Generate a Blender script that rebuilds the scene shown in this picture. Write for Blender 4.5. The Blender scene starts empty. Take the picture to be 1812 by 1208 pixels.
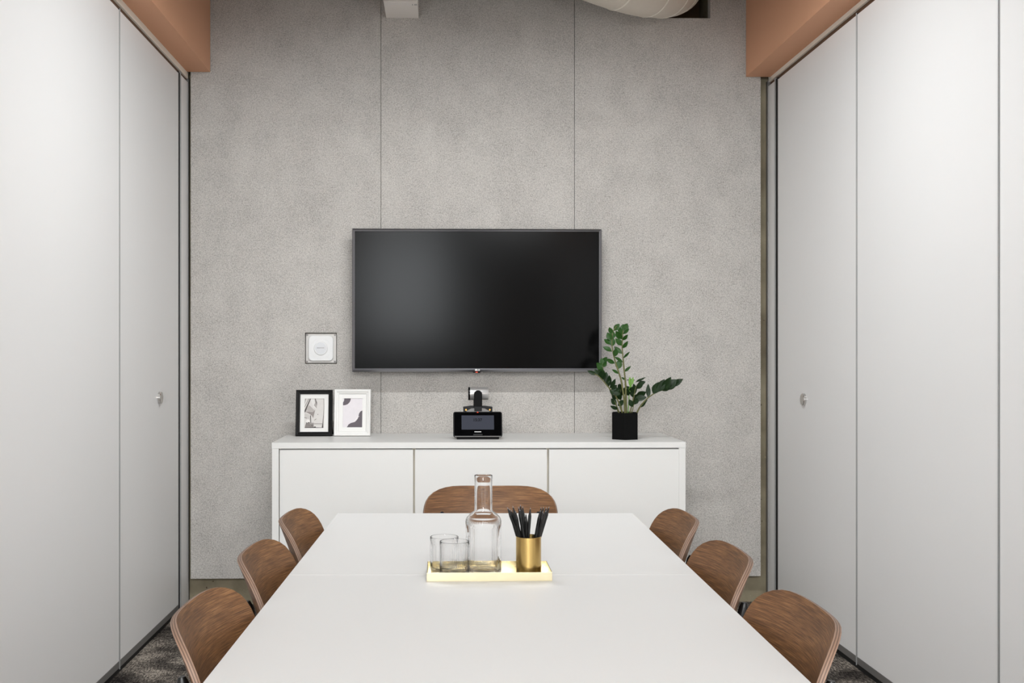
import bpy, bmesh, math, random
from mathutils import Vector, Matrix

random.seed(7)
scene = bpy.context.scene
C = scene.collection

# ------------------------------------------------------------------ camera
F = 1900.0                 # focal length in pixels of the 1812x1208 frame
CX, CY = 825.0, 626.0      # principal point in that frame
TH = 0.0228                # yaw to the right
H = 1.24                   # eye height
cs, sn = math.cos(TH), math.sin(TH)
cam_d = bpy.data.cameras.new('camera')
cam = bpy.data.objects.new('camera', cam_d)
C.objects.link(cam)
cam_d.sensor_width = 36.0
cam_d.lens = F / 1812.0 * 36.0
cam_d.shift_x = (906.0 - CX) / 1812.0
cam_d.shift_y = (CY - 604.0) / 1812.0
cam_d.clip_start = 0.05
cam.location = (0, 0, H)
cam.rotation_euler = (math.pi / 2, 0, -TH)
scene.camera = cam

# ------------------------------------------------------------------ world, exposure
w = bpy.data.worlds.new('world')
scene.world = w
w.use_nodes = True
w.node_tree.nodes['Background'].inputs[0].default_value = (0.9, 0.95, 1.0, 1)
w.node_tree.nodes['Background'].inputs[1].default_value = 0.3
vs = scene.view_settings
vs.view_transform = 'Standard'
vs.look = 'None'
vs.gamma = 1.0
vs.use_curve_mapping = False
scene.cycles.max_bounces = 16
scene.cycles.transmission_bounces = 14
scene.cycles.transparent_max_bounces = 12
vs.exposure = -0.16

# daylight through the window in the wall behind the camera
XL, XR = -1.246, 1.627     # faces of the two folding partitions
YF = 5.29                  # face of the felt panels
YC = 5.345                 # face of the concrete behind them
YREAR = -4.2
ZC = 3.30                  # ceiling
WX0, WX1, WZ0, WZ1 = -1.02, 0.02, 1.45, 2.80


def area(name, loc, rot, sx, sy, power, col, parent=None):
    d = bpy.data.lights.new(name, 'AREA')
    d.shape = 'RECTANGLE'
    d.size, d.size_y = sx, sy
    d.energy = power
    d.color = col
    o = bpy.data.objects.new(name, d)
    C.objects.link(o)
    o.location = loc
    o.rotation_euler = rot
    if parent:
        o.parent = parent
    return o


WIN_POWER = 165.0
area('window_daylight', ((WX0 + WX1) / 2, YREAR - 0.02, (WZ0 + WZ1) / 2), (math.pi / 2, 0, 0),
     WX1 - WX0, WZ1 - WZ0, WIN_POWER, (0.93, 0.97, 1.0))
LAMP_POWER = 24.5
FILL_POWER = 200.0
LAMP_COL = (0.955, 0.985, 1.0)


# ------------------------------------------------------------------ pixel helpers
def at(px, py, Y):
    """point on the plane y = Y seen at a pixel"""
    u, v = (px - CX) / F, (CY - py) / F
    d = Vector((sn + u * cs, cs - u * sn, v))
    k = Y / d.y
    return Vector((0, 0, H)) + d * k


def wall_y(px, X):
    """depth of a pixel column on the plane x = X"""
    q = (px - CX) / F
    return X * (cs - q * sn) / (sn + q * cs)


def on_z(px, py, z):
    u, v = (px - CX) / F, (CY - py) / F
    d = Vector((sn + u * cs, cs - u * sn, v))
    k = (z - H) / d.z
    return Vector((0, 0, H)) + d * k


# ------------------------------------------------------------------ materials
def new_mat(name):
    m = bpy.data.materials.new(name)
    m.use_nodes = True
    return m, m.node_tree, m.node_tree.nodes['Principled BSDF']


def srgb(r, g, b):
    f = lambda c: (c / 255.0) / 12.92 if c / 255.0 <= 0.04045 else ((c / 255.0 + 0.055) / 1.055) ** 2.4
    return (f(r), f(g), f(b), 1.0)


def mat(name, col, rough=0.5, metal=0.0, spec=0.5, var=0.03, scale=8.0, bump=0.0, bscale=200.0, coat=0.0):
    """plain material with a faint procedural tone variation"""
    m, t, b = new_mat(name)
    n, l = t.nodes, t.links
    tc = n.new('ShaderNodeTexCoord')
    no = n.new('ShaderNodeTexNoise')
    no.inputs['Scale'].default_value = scale
    no.inputs['Detail'].default_value = 3
    l.new(tc.outputs['Object'], no.inputs['Vector'])
    mx = n.new('ShaderNodeMix')
    mx.data_type = 'RGBA'
    c = Vector(col[:3])
    mx.inputs[6].default_value = (*(c * (1 - var)), 1)
    mx.inputs[7].default_value = (*(c * (1 + var)), 1)
    l.new(no.outputs[0], mx.inputs[0])
    l.new(mx.outputs[2], b.inputs['Base Color'])
    b.inputs['Roughness'].default_value = rough
    b.inputs['Metallic'].default_value = metal
    b.inputs['Specular IOR Level'].default_value = spec
    if coat:
        b.inputs['Coat Weight'].default_value = coat
        b.inputs['Coat Roughness'].default_value = 0.05
    if bump:
        nb = n.new('ShaderNodeTexNoise')
        nb.inputs['Scale'].default_value = bscale
        l.new(tc.outputs['Object'], nb.inputs['Vector'])
        bp = n.new('ShaderNodeBump')
        bp.inputs['Strength'].default_value = bump
        bp.inputs['Distance'].default_value = 0.002
        l.new(nb.outputs[0], bp.inputs['Height'])
        l.new(bp.outputs[0], b.inputs['Normal'])
    return m


def ramp(n, stops):
    r = n.new('ShaderNodeValToRGB')
    e = r.color_ramp.elements
    while len(e) < len(stops):
        e.new(0.5)
    for i, (p, c) in enumerate(stops):
        e[i].position = p
        e[i].color = c
    return r


def mapping(t, scale, coord='Object', rot=(0, 0, 0)):
    tc = t.nodes.new('ShaderNodeTexCoord')
    mp = t.nodes.new('ShaderNodeMapping')
    mp.inputs['Scale'].default_value = scale
    mp.inputs['Rotation'].default_value = rot
    t.links.new(tc.outputs[coord], mp.inputs['Vector'])
    return mp


def felt_mat():
    m, t, b = new_mat('grey_felt')
    n, l = t.nodes, t.links
    mp = mapping(t, (1.0, 1.0, 0.75))
    a = n.new('ShaderNodeTexNoise'); a.inputs['Scale'].default_value = 235; a.inputs['Detail'].default_value = 4
    a.inputs['Roughness'].default_value = 0.8
    c = n.new('ShaderNodeTexNoise'); c.inputs['Scale'].default_value = 9; c.inputs['Detail'].default_value = 3
    l.new(mp.outputs[0], a.inputs['Vector']); l.new(mp.outputs[0], c.inputs['Vector'])
    ad = n.new('ShaderNodeMath'); ad.operation = 'MULTIPLY_ADD'
    ad.inputs[1].default_value = 0.14; l.new(c.outputs[0], ad.inputs[0]); l.new(a.outputs[0], ad.inputs[2])
    r = ramp(n, [(0.37, srgb(128, 124, 120)), (0.56, srgb(183, 179, 174)), (0.77, srgb(214, 210, 204))])
    l.new(ad.outputs[0], r.inputs[0])
    l.new(r.outputs[0], b.inputs['Base Color'])
    b.inputs['Roughness'].default_value = 1.0
    b.inputs['Specular IOR Level'].default_value = 0.1
    b.inputs['Sheen Weight'].default_value = 0.15
    bp = n.new('ShaderNodeBump'); bp.inputs['Strength'].default_value = 0.35; bp.inputs['Distance'].default_value = 0.002
    l.new(a.outputs[0], bp.inputs['Height']); l.new(bp.outputs[0], b.inputs['Normal'])
    return m


def wood_mat(name, axis):
    """brown oiled oak, the grain running along one object axis"""
    m, t, b = new_mat(name)
    n, l = t.nodes, t.links
    s = [9.0, 0.0, 360.0]
    mp = mapping(t, s)
    a = n.new('ShaderNodeTexNoise'); a.inputs['Scale'].default_value = 1.6; a.inputs['Detail'].default_value = 7
    a.inputs['Roughness'].default_value = 0.68; a.inputs['Distortion'].default_value = 0.15
    l.new(mp.outputs[0], a.inputs['Vector'])
    s2 = [3.0, 0.0, 14.0]
    mp2 = mapping(t, s2)
    c = n.new('ShaderNodeTexNoise'); c.inputs['Scale'].default_value = 1.3; c.inputs['Detail'].default_value = 2
    l.new(mp2.outputs[0], c.inputs['Vector'])
    ad = n.new('ShaderNodeMath'); ad.operation = 'MULTIPLY_ADD'; ad.inputs[1].default_value = 0.22
    l.new(c.outputs[0], ad.inputs[0]); l.new(a.outputs[0], ad.inputs[2])
    r = ramp(n, [(0.42, srgb(62, 40, 24)), (0.58, srgb(98, 67, 41)), (0.66, srgb(120, 84, 52)), (0.80, srgb(150, 112, 74))])
    l.new(ad.outputs[0], r.inputs[0])
    l.new(r.outputs[0], b.inputs['Base Color'])
    b.inputs['Roughness'].default_value = 0.48
    b.inputs['Specular IOR Level'].default_value = 0.35
    bp = n.new('ShaderNodeBump'); bp.inputs['Strength'].default_value = 0.12; bp.inputs['Distance'].default_value = 0.001
    l.new(a.outputs[0], bp.inputs['Height']); l.new(bp.outputs[0], b.inputs['Normal'])
    return m


def carpet_mat():
    m, t, b = new_mat('dark_carpet')
    n, l = t.nodes, t.links
    mp = mapping(t, (170, 45, 1), rot=(0, 0, 0.0))
    a = n.new('ShaderNodeTexNoise'); a.inputs['Scale'].default_value = 1; a.inputs['Detail'].default_value = 4
    l.new(mp.outputs[0], a.inputs['Vector'])
    mp2 = mapping(t, (5, 5, 1))
    c = n.new('ShaderNodeTexNoise'); c.inputs['Scale'].default_value = 1.2; c.inputs['Detail'].default_value = 4
    l.new(mp2.outputs[0], c.inputs['Vector'])
    ml = n.new('ShaderNodeMath'); ml.operation = 'MULTIPLY'
    l.new(a.outputs[0], ml.inputs[0]); l.new(c.outputs[0], ml.inputs[1])
    r = ramp(n, [(0.14, srgb(36, 33, 32)), (0.25, srgb(92, 86, 80)), (0.40, srgb(172, 162, 150))])
    l.new(ml.outputs[0], r.inputs[0]); l.new(r.outputs[0], b.inputs['Base Color'])
    b.inputs['Roughness'].default_value = 1.0
    b.inputs['Specular IOR Level'].default_value = 0.055
    bp = n.new('ShaderNodeBump'); bp.inputs['Strength'].default_value = 0.6; bp.inputs['Distance'].default_value = 0.004
    l.new(a.outputs[0], bp.inputs['Height']); l.new(bp.outputs[0], b.inputs['Normal'])
    return m


def concrete_mat():
    m, t, b = new_mat('stained_concrete')
    n, l = t.nodes, t.links
    mp = mapping(t, (1, 1, 1))
    a = n.new('ShaderNodeTexNoise'); a.inputs['Scale'].default_value = 5; a.inputs['Detail'].default_value = 8
    v = n.new('ShaderNodeTexNoise'); v.inputs['Scale'].default_value = 34; v.inputs['Detail'].default_value = 2
    l.new(mp.outputs[0], a.inputs['Vector']); l.new(mp.outputs[0], v.inputs['Vector'])
    r = ramp(n, [(0.3, srgb(112, 102, 82)), (0.55, srgb(146, 137, 114)), (0.8, srgb(170, 160, 136))])
    l.new(a.outputs[0], r.inputs[0])
    r2 = ramp(n, [(0.24, srgb(110, 78, 44)), (0.32, (1, 1, 1, 1)), (0.72, (1, 1, 1, 1)), (0.8, (1.6, 1.6, 1.55, 1))])
    l.new(v.outputs[0], r2.inputs[0])
    mx = n.new('ShaderNodeMix'); mx.data_type = 'RGBA'; mx.blend_type = 'MULTIPLY'; mx.inputs[0].default_value = 1
    l.new(r.outputs[0], mx.inputs[6]); l.new(r2.outputs[0], mx.inputs[7])
    l.new(mx.outputs[2], b.inputs['Base Color'])
    b.inputs['Roughness'].default_value = 0.85
    return m


def brushed_mat(name, col, rough, aniso_axis_z=True):
    m, t, b = new_mat(name)
    n, l = t.nodes, t.links
    mp = mapping(t, (4, 4, 900))
    a = n.new('ShaderNodeTexNoise'); a.inputs['Scale'].default_value = 1.0; a.inputs['Detail'].default_value = 3
    l.new(mp.outputs[0], a.inputs['Vector'])
    mr = n.new('ShaderNodeMapRange')
    mr.inputs['To Min'].default_value = rough * 0.8; mr.inputs['To Max'].default_value = rough * 1.25
    l.new(a.outputs[0], mr.inputs[0]); l.new(mr.outputs[0], b.inputs['Roughness'])
    b.inputs['Base Color'].default_value = col
    b.inputs['Metallic'].default_value = 1.0
    return m


def glass_mat(name, ior, rough=0.0, tint=(1, 1, 1, 1)):
    m, t, b = new_mat(name)
    b.inputs['Base Color'].default_value = tint
    b.inputs['Transmission Weight'].default_value = 1.0
    b.inputs['IOR'].default_value = ior
    b.inputs['Roughness'].default_value = rough
    return m


def emit_mat(name, col, strength):
    m, t, b = new_mat(name)
    b.inputs['Base Color'].default_value = col
    b.inputs['Emission Color'].default_value = col
    b.inputs['Emission Strength'].default_value = strength
    return m


M = {}
M['felt'] = felt_mat()
M['panel'] = mat('pale_grey_laminate', srgb(229, 228, 227), 0.4, spec=0.45, var=0.008, scale=1.5)
M['alu'] = mat('satin_aluminium', srgb(168, 168, 167), 0.5, metal=0.5, spec=0.3, var=0.03, scale=3)
M['alu_dark'] = mat('dull_aluminium', srgb(128, 126, 124), 0.5, metal=0.5, var=0.04, scale=3)
M['gap'] = mat('black_seal', srgb(20, 19, 19), 0.8, var=0.05)
M['track'] = mat('warm_white_track', srgb(240, 234, 222), 0.5, var=0.03, scale=3)
M['terracotta'] = mat('terracotta_paint', srgb(216, 162, 128), 0.62, spec=0.35, var=0.015, scale=2, bump=0.05, bscale=60)
M['ceil'] = mat('dark_exposed_soffit', srgb(40, 38, 36), 0.9, var=0.05, scale=2)
M['plaster'] = mat('white_plaster', srgb(165, 164, 163), 0.8, var=0.02, scale=2)
M['brown_wall'] = mat('brown_board', srgb(116, 92, 74), 0.7, var=0.1, scale=6)
M['concrete'] = concrete_mat()
M['carpet'] = carpet_mat()
M['white'] = mat('white_lacquer', srgb(219, 218, 215), 0.42, spec=0.4, var=0.006, scale=2)
M['table'] = mat('white_laminate_top', srgb(204, 203, 201), 0.5, spec=0.25, var=0.006, scale=2)
M['edge'] = mat('beige_edge_band', srgb(206, 198, 182), 0.6, var=0.04)
M['wood_x'] = wood_mat('oiled_oak', 0)
M['ply_a'] = mat('ply_light', srgb(132, 106, 89), 0.6, var=0.08, scale=40)
M['ply_b'] = mat('ply_dark', srgb(92, 71, 57), 0.6, var=0.1, scale=40)
M['black_steel'] = mat('black_steel', srgb(12, 12, 12), 0.35, spec=0.3, var=0.05)
M['black_plastic'] = mat('black_plastic', srgb(13, 13, 14), 0.35, spec=0.2, var=0.04)
M['black_gloss'] = mat('black_gloss', srgb(5, 5, 6), 0.1, spec=0.12, var=0.02)
M['black_matte'] = mat('black_matte', srgb(10, 10, 11), 0.55, spec=0.12, var=0.05)
M['gunmetal'] = mat('gunmetal_bezel', srgb(150, 149, 153), 0.3, metal=0.95, var=0.03)
M['brass_tray'] = mat('polished_brass', srgb(216, 205, 172), 0.24, metal=1.0, var=0.02, scale=10)
M['brass'] = brushed_mat('brushed_brass', srgb(196, 166, 104), 0.24)
M['glass'] = glass_mat('clear_glass', 1.31)
M['water'] = glass_mat('water', 1.333)
M['silver'] = mat('silver_plastic', srgb(188, 186, 184), 0.34, metal=0.55, var=0.02)
M['chrome'] = mat('chrome', srgb(205, 203, 200), 0.16, metal=1.0, var=0.01)
M['gold_pin'] = mat('gold_connector', srgb(206, 160, 84), 0.3, metal=0.9)
M['red_led'] = emit_mat('red_indicator', srgb(255, 70, 30), 1.2)
M['white_print'] = mat('white_print', srgb(240, 240, 238), 0.5, var=0.01)
M['grey_print'] = mat('grey_print', srgb(150, 146, 144), 0.6, var=0.03)
M['dark_print'] = mat('dark_print', srgb(9, 10, 13), 0.6, spec=0.1, var=0.03)
M['ap_white'] = mat('access_point_white', srgb(224, 224, 223), 0.4, var=0.006)
M['ap_grey'] = mat('access_point_grey', srgb(212, 213, 215), 0.45, var=0.006)
M['ap_plate'] = mat('mounting_plate', srgb(205, 202, 198), 0.45, var=0.02)
M['mat_board'] = mat('mat_board', srgb(226, 225, 222), 0.8, var=0.01)
M['frame_white'] = mat('white_frame_paint', srgb(226, 225, 222), 0.45, var=0.006)
M['frame_black'] = mat('black_frame_paint', srgb(9, 9, 9), 0.35, spec=0.2, var=0.05)
M['stem'] = mat('plant_stem', srgb(96, 96, 52), 0.5, var=0.25, scale=18)
M['leaf'] = mat('glossy_leaf', srgb(21, 43, 13), 0.42, spec=0.25, var=0.3, scale=25)
M['leaf_light'] = mat('mid_leaf', srgb(37, 73, 22), 0.42, spec=0.25, var=0.25, scale=25)
M['leaf_young'] = mat('young_leaf', srgb(104, 150, 58), 0.4, var=0.15, scale=25)
M['soil'] = mat('potting_soil', srgb(38, 30, 24), 1.0, var=0.4, scale=60)
M['pot'] = mat('black_pot', srgb(7, 7, 7), 0.5, spec=0.12, var=0.05)
M['duct'] = mat('white_duct_wrap', srgb(212, 203, 190), 0.6, var=0.05, scale=14, bump=0.4, bscale=30)
M['tape'] = mat('duct_tape_seam', srgb(232, 226, 214), 0.4, var=0.03)
M['wood_dark'] = mat('dark_brown_timber', srgb(92, 66, 46), 0.7, var=0.25, scale=9)
M['fixture_white'] = mat('fixture_white', srgb(232, 226, 220), 0.5, var=0.01)
M['diffuser'] = emit_mat('lamp_diffuser', (1.0, 0.95, 0.89, 1), 6.0)
M['pencil'] = mat('black_pencil_paint', srgb(8, 8, 8), 0.45, spec=0.2, var=0.1)
M['pencil_wood'] = mat('black_pencil_wood', srgb(36, 35, 36), 0.6, spec=0.2, var=0.1)
M['graphite'] = mat('graphite', srgb(112, 112, 114), 0.35, metal=0.3, var=0.05)
M['window_glass'] = glass_mat('window_glass', 1.02)


def screen_mat():
    m, t, b = new_mat('tv_screen')
    b.inputs['Base Color'].default_value = (0.002, 0.002, 0.0021, 1)
    b.inputs['Roughness'].default_value = 0.16
    b.inputs['Specular IOR Level'].default_value = 0.055
    b.inputs['Coat Weight'].default_value = 0.0
    b.inputs['Coat Roughness'].default_value = 0.02
    return m


M['screen'] = screen_mat()
M['console_screen'] = emit_mat('console_display', srgb(64, 67, 78), 1.0)
_b = M['console_screen'].node_tree.nodes['Principled BSDF']
_b.inputs['Base Color'].default_value = (0.004, 0.004, 0.005, 1)
_b.inputs['Specular IOR Level'].default_value = 0.1
_b.inputs['Roughness'].default_value = 0.3


# ------------------------------------------------------------------ mesh helpers
class MB:
    def __init__(self):
        self.v, self.f, self.m = [], [], []

    def add(self, verts, faces, mi=0):
        o = len(self.v)
        self.v += [tuple(p) for p in verts]
        for f in faces:
            self.f.append([i + o for i in f])
            self.m.append(mi)

    def box(self, x0, x1, y0, y1, z0, z1, mi=0):
        vs_ = [(x, y, z) for z in (z0, z1) for y in (y0, y1) for x in (x0, x1)]
        self.add(vs_, [(0, 2, 3, 1), (4, 5, 7, 6), (0, 1, 5, 4), (2, 6, 7, 3), (0, 4, 6, 2), (1, 3, 7, 5)], mi)
        return self

    def tube(self, pts, r, seg=12, cap=True, mi=0):
        pts = [Vector(p) for p in pts]
        rs = r if isinstance(r, (list, tuple)) else [r] * len(pts)
        rings = []
        up = Vector((0, 0, 1))
        prev = None
        for i, p in enumerate(pts):
            a = pts[max(i - 1, 0)]; b = pts[min(i + 1, len(pts) - 1)]
            t = (b - a).normalized()
            if prev is None:
                ref = up if abs(t.z) < 0.9 else Vector((1, 0, 0))
                nrm = t.cross(ref).normalized()
            else:
                nrm = (prev - t * prev.dot(t)).normalized()
            prev = nrm
            bi = t.cross(nrm)
            rings.append([p + (nrm * math.cos(2 * math.pi * k / seg) + bi * math.sin(2 * math.pi * k / seg)) * rs[i]
                          for k in range(seg)])
        vv = [q for rg in rings for q in rg]
        ff = []
        for i in range(len(pts) - 1):
            for k in range(seg):
                k2 = (k + 1) % seg
                ff.append((i * seg + k, i * seg + k2, (i + 1) * seg + k2, (i + 1) * seg + k))
        if cap:
            ff.append(tuple(range(seg - 1, -1, -1)))
            ff.append(tuple((len(pts) - 1) * seg + k for k in range(seg)))
        self.add(vv, ff, mi)
        return self

    def lathe(self, prof, seg=48, ripple=None, mi=0, close=True, center=(0, 0, 0)):
        """prof: list of (r, z); ripple(z, r) gives the rib amplitude; ribs n"""
        vv, ff = [], []
        cx, cy, cz = center
        for (r, z) in prof:
            for k in range(seg):
                a = 2 * math.pi * k / seg
                rr = r
                if ripple:
                    rr = r + ripple(r, z, a)
                vv.append((cx + rr * math.cos(a), cy + rr * math.sin(a), cz + z))
        n = len(prof)
        for i in range(n - 1):
            for k in range(seg):
                k2 = (k + 1) % seg
                ff.append((i * seg + k, i * seg + k2, (i + 1) * seg + k2, (i + 1) * seg + k))
        if close:
            ff.append(tuple(range(seg - 1, -1, -1)))
            ff.append(tuple((n - 1) * seg + k for k in range(seg)))
        self.add(vv, ff, mi)
        return self

    def prism(self, poly, y0, y1, mi=0):
        """polygon in (x, z) extruded along y"""
        n = len(poly)
        vv = [(x, y0, z) for x, z in poly] + [(x, y1, z) for x, z in poly]
        ff = [tuple(range(n)), tuple(range(2 * n - 1, n - 1, -1))]
        for i in range(n):
            j = (i + 1) % n
            ff.append((j, i, n + i, n + j))
        self.add(vv, ff, mi)
        return self

    def build(self, name, mats, parent=None, smooth=None, bevel=0.0, bseg=2, loc=None, rot=None, origin=False):
        me = bpy.data.meshes.new(name)
        me.from_pydata(self.v, [], self.f)
        if not isinstance(mats, (list, tuple)):
            mats = [mats]
        for m_ in mats:
            me.materials.append(m_)
        me.polygons.foreach_set('material_index', self.m)
        bm = bmesh.new()
        bm.from_mesh(me)
        bmesh.ops.recalc_face_normals(bm, faces=bm.faces[:])
        if bevel:
            es = [e for e in bm.edges if len(e.link_faces) == 2 and e.calc_face_angle(0) > 0.6]
            bmesh.ops.bevel(bm, geom=es, offset=bevel, segments=bseg, affect='EDGES', profile=0.5, clamp_overlap=True)
        bm.to_mesh(me)
        bm.free()
        wn_ = bevel and smooth is not None
        if smooth is not None:
            me.polygons.foreach_set('use_smooth', [True] * len(me.polygons))
            me.set_sharp_from_angle(angle=math.radians(smooth))
        o = bpy.data.objects.new(name, me)
        C.objects.link(o)
        if wn_:
            o.modifiers.new('weighted_normal', 'WEIGHTED_NORMAL').keep_sharp = True
        if loc is not None:
            o.location = loc
        if rot is not None:
            o.rotation_euler = rot
        if parent is not None:
            o.parent = parent
        return o


def box(name, x0, x1, y0, y1, z0, z1, m_, parent=None, bevel=0.0, bseg=2):
    """a box whose origin sits at its base centre"""
    cx, cy = (x0 + x1) / 2, (y0 + y1) / 2
    px = parent.location if parent is not None else Vector((0, 0, 0))
    return MB().box(x0 - cx, x1 - cx, y0 - cy, y1 - cy, 0, z1 - z0).build(
        name, m_, parent, bevel=bevel, bseg=bseg, smooth=40 if bevel else None,
        loc=Vector((cx, cy, z0)))


def tag(o, label, cat, group=None, kind=None):
    o['label'] = label
    if cat:
        o['category'] = cat
    if group:
        o['group'] = group
    if kind:
        o['kind'] = kind
    return o


def thing(name, label, cat, loc=(0, 0, 0), rz=0.0, group=None):
    o = bpy.data.objects.new(name, None)
    C.objects.link(o)
    o.empty_display_size = 0.05
    o.location = loc
    o.rotation_euler = (0, 0, rz)
    return tag(o, label, cat, group)


def copy_tree(o, parent=None):
    c = o.copy()
    C.objects.link(c)
    c.parent = parent
    for ch in list(o.children):
        copy_tree(ch, c)
    return c


def text_mesh(name, body, size, m_, parent, loc, rot=(math.pi / 2, 0, 0), align='CENTER', bold=0.0):
    cu = bpy.data.curves.new(name, 'FONT')
    cu.body = body
    cu.size = size
    cu.align_x = align
    cu.align_y = 'CENTER'
    cu.extrude = 0.0002
    cu.offset = bold
    tmp = bpy.data.objects.new(name + '_tmp', cu)
    C.objects.link(tmp)
    bpy.context.view_layer.update()
    dg = bpy.context.evaluated_depsgraph_get()
    me = bpy.data.meshes.new_from_object(tmp.evaluated_get(dg))
    bpy.data.objects.remove(tmp)
    me.materials.clear()
    me.materials.append(m_)
    o = bpy.data.objects.new(name, me)
    C.objects.link(o)
    o.parent = parent
    o.location = loc
    o.rotation_euler = rot
    return o


def rounded_rect(wd, ht, r, n=8, cx=0.0, cz=0.0):
    pts = []
    for (sx, sz, a0) in ((1, 1, 0), (-1, 1, 90), (-1, -1, 180), (1, -1, 270)):
        for k in range(n + 1):
            a = math.radians(a0 + 90 * k / n)
            pts.append((cx + sx * (wd / 2 - r) + r * math.cos(a), cz + sz * (ht / 2 - r) + r * math.sin(a)))
    return pts


# ================================================================== THE SETTING
fl = MB().box(-3.6, 4.0, YREAR, YC + 0.3, -0.10, 0).build('floor', M['carpet'])
tag(fl, 'dark grey streaked carpet floor', 'floor', kind='structure')
ce = MB().box(-3.6, 4.0, YREAR, YC + 0.3, ZC, ZC + 0.1).build('ceiling', M['ceil'])
tag(ce, 'dark bare ceiling above the room', 'ceiling', kind='structure')

# concrete wall at the back, with a hole for the duct, and the felt panels fixed on it
hx0 = at(1140, 15, YF).x
hx1 = at(1257, 15, YF).x
hz0 = at(1200, 32, YF).z
b = MB()
b.box(-3.6, hx0, YC, YC + 0.22, 0, ZC)
b.box(hx1, 4.0, YC, YC + 0.22, 0, ZC)
b.box(hx0, hx1, YC, YC + 0.22, 0, hz0)
wb = b.build('wall_back', M['concrete'])
tag(wb, 'raw concrete back wall under grey felt panels', 'wall', kind='structure')
MB().box(hx0 - 0.1, hx1 + 0.1, YC + 0.17, YC + 0.22, hz0 - 0.1, ZC).build('timber_backing', M['wood_dark'], wb)
fx0 = at(337.5, 600, YF).x
j1 = at(674, 300, YF).x
j2 = at(1016.5, 300, YF).x
fx1 = at(1346, 600, YF).x
fz0 = at(900, 1021, YF).z
g = 0.0012
# the hole for the access point in the left panel
ax0, ax1 = at(539.5, 615, YF).x, at(596, 615, YF).x
az0, az1 = at(567, 643.5, YF).z, at(567, 588.5, YF).z


def felt(name, rects):
    m_ = MB()
    for (x0, x1, z0, z1) in rects:
        m_.box(x0, x1, YF, YC - 0.002, z0, z1)
    o = m_.build(name, M['felt'], wb)
    bm = bmesh.new(); bm.from_mesh(o.data)
    bmesh.ops.remove_doubles(bm, verts=bm.verts[:], dist=1e-5)
    # drop the inner faces where two blocks meet
    seen = {}
    for f in bm.faces:
        c = f.calc_center_median()
        seen.setdefault((round(c.x, 4), round(c.y, 4), round(c.z, 4), round(f.calc_area(), 5)), []).append(f)
    kill = [f for fs in seen.values() if len(fs) > 1 for f in fs]
    bmesh.ops.delete(bm, geom=kill, context='FACES')
    bm.to_mesh(o.data); bm.free()
    return o


zt = ZC - 0.01
felt('felt_panel', [(fx0, ax0, fz0, az0), (ax0, ax1, fz0, az0), (ax1, j1 - g, fz0, az0),
                    (fx0, ax0, az0, az1), (ax1, j1 - g, az0, az1),
                    (fx0, ax0, az1, zt), (ax0, ax1, az1, zt), (ax1, j1 - g, az1, zt)])
felt('felt_panel', [(j1 + g, j2 - g, fz0, zt)])
felt('felt_panel', [(j2 + g, hx0, fz0, hz0), (hx0, hx1, fz0, hz0), (hx1, fx1, fz0, hz0),
                    (j2 + g, hx0, hz0, zt), (hx1, fx1, hz0, zt)])


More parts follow.
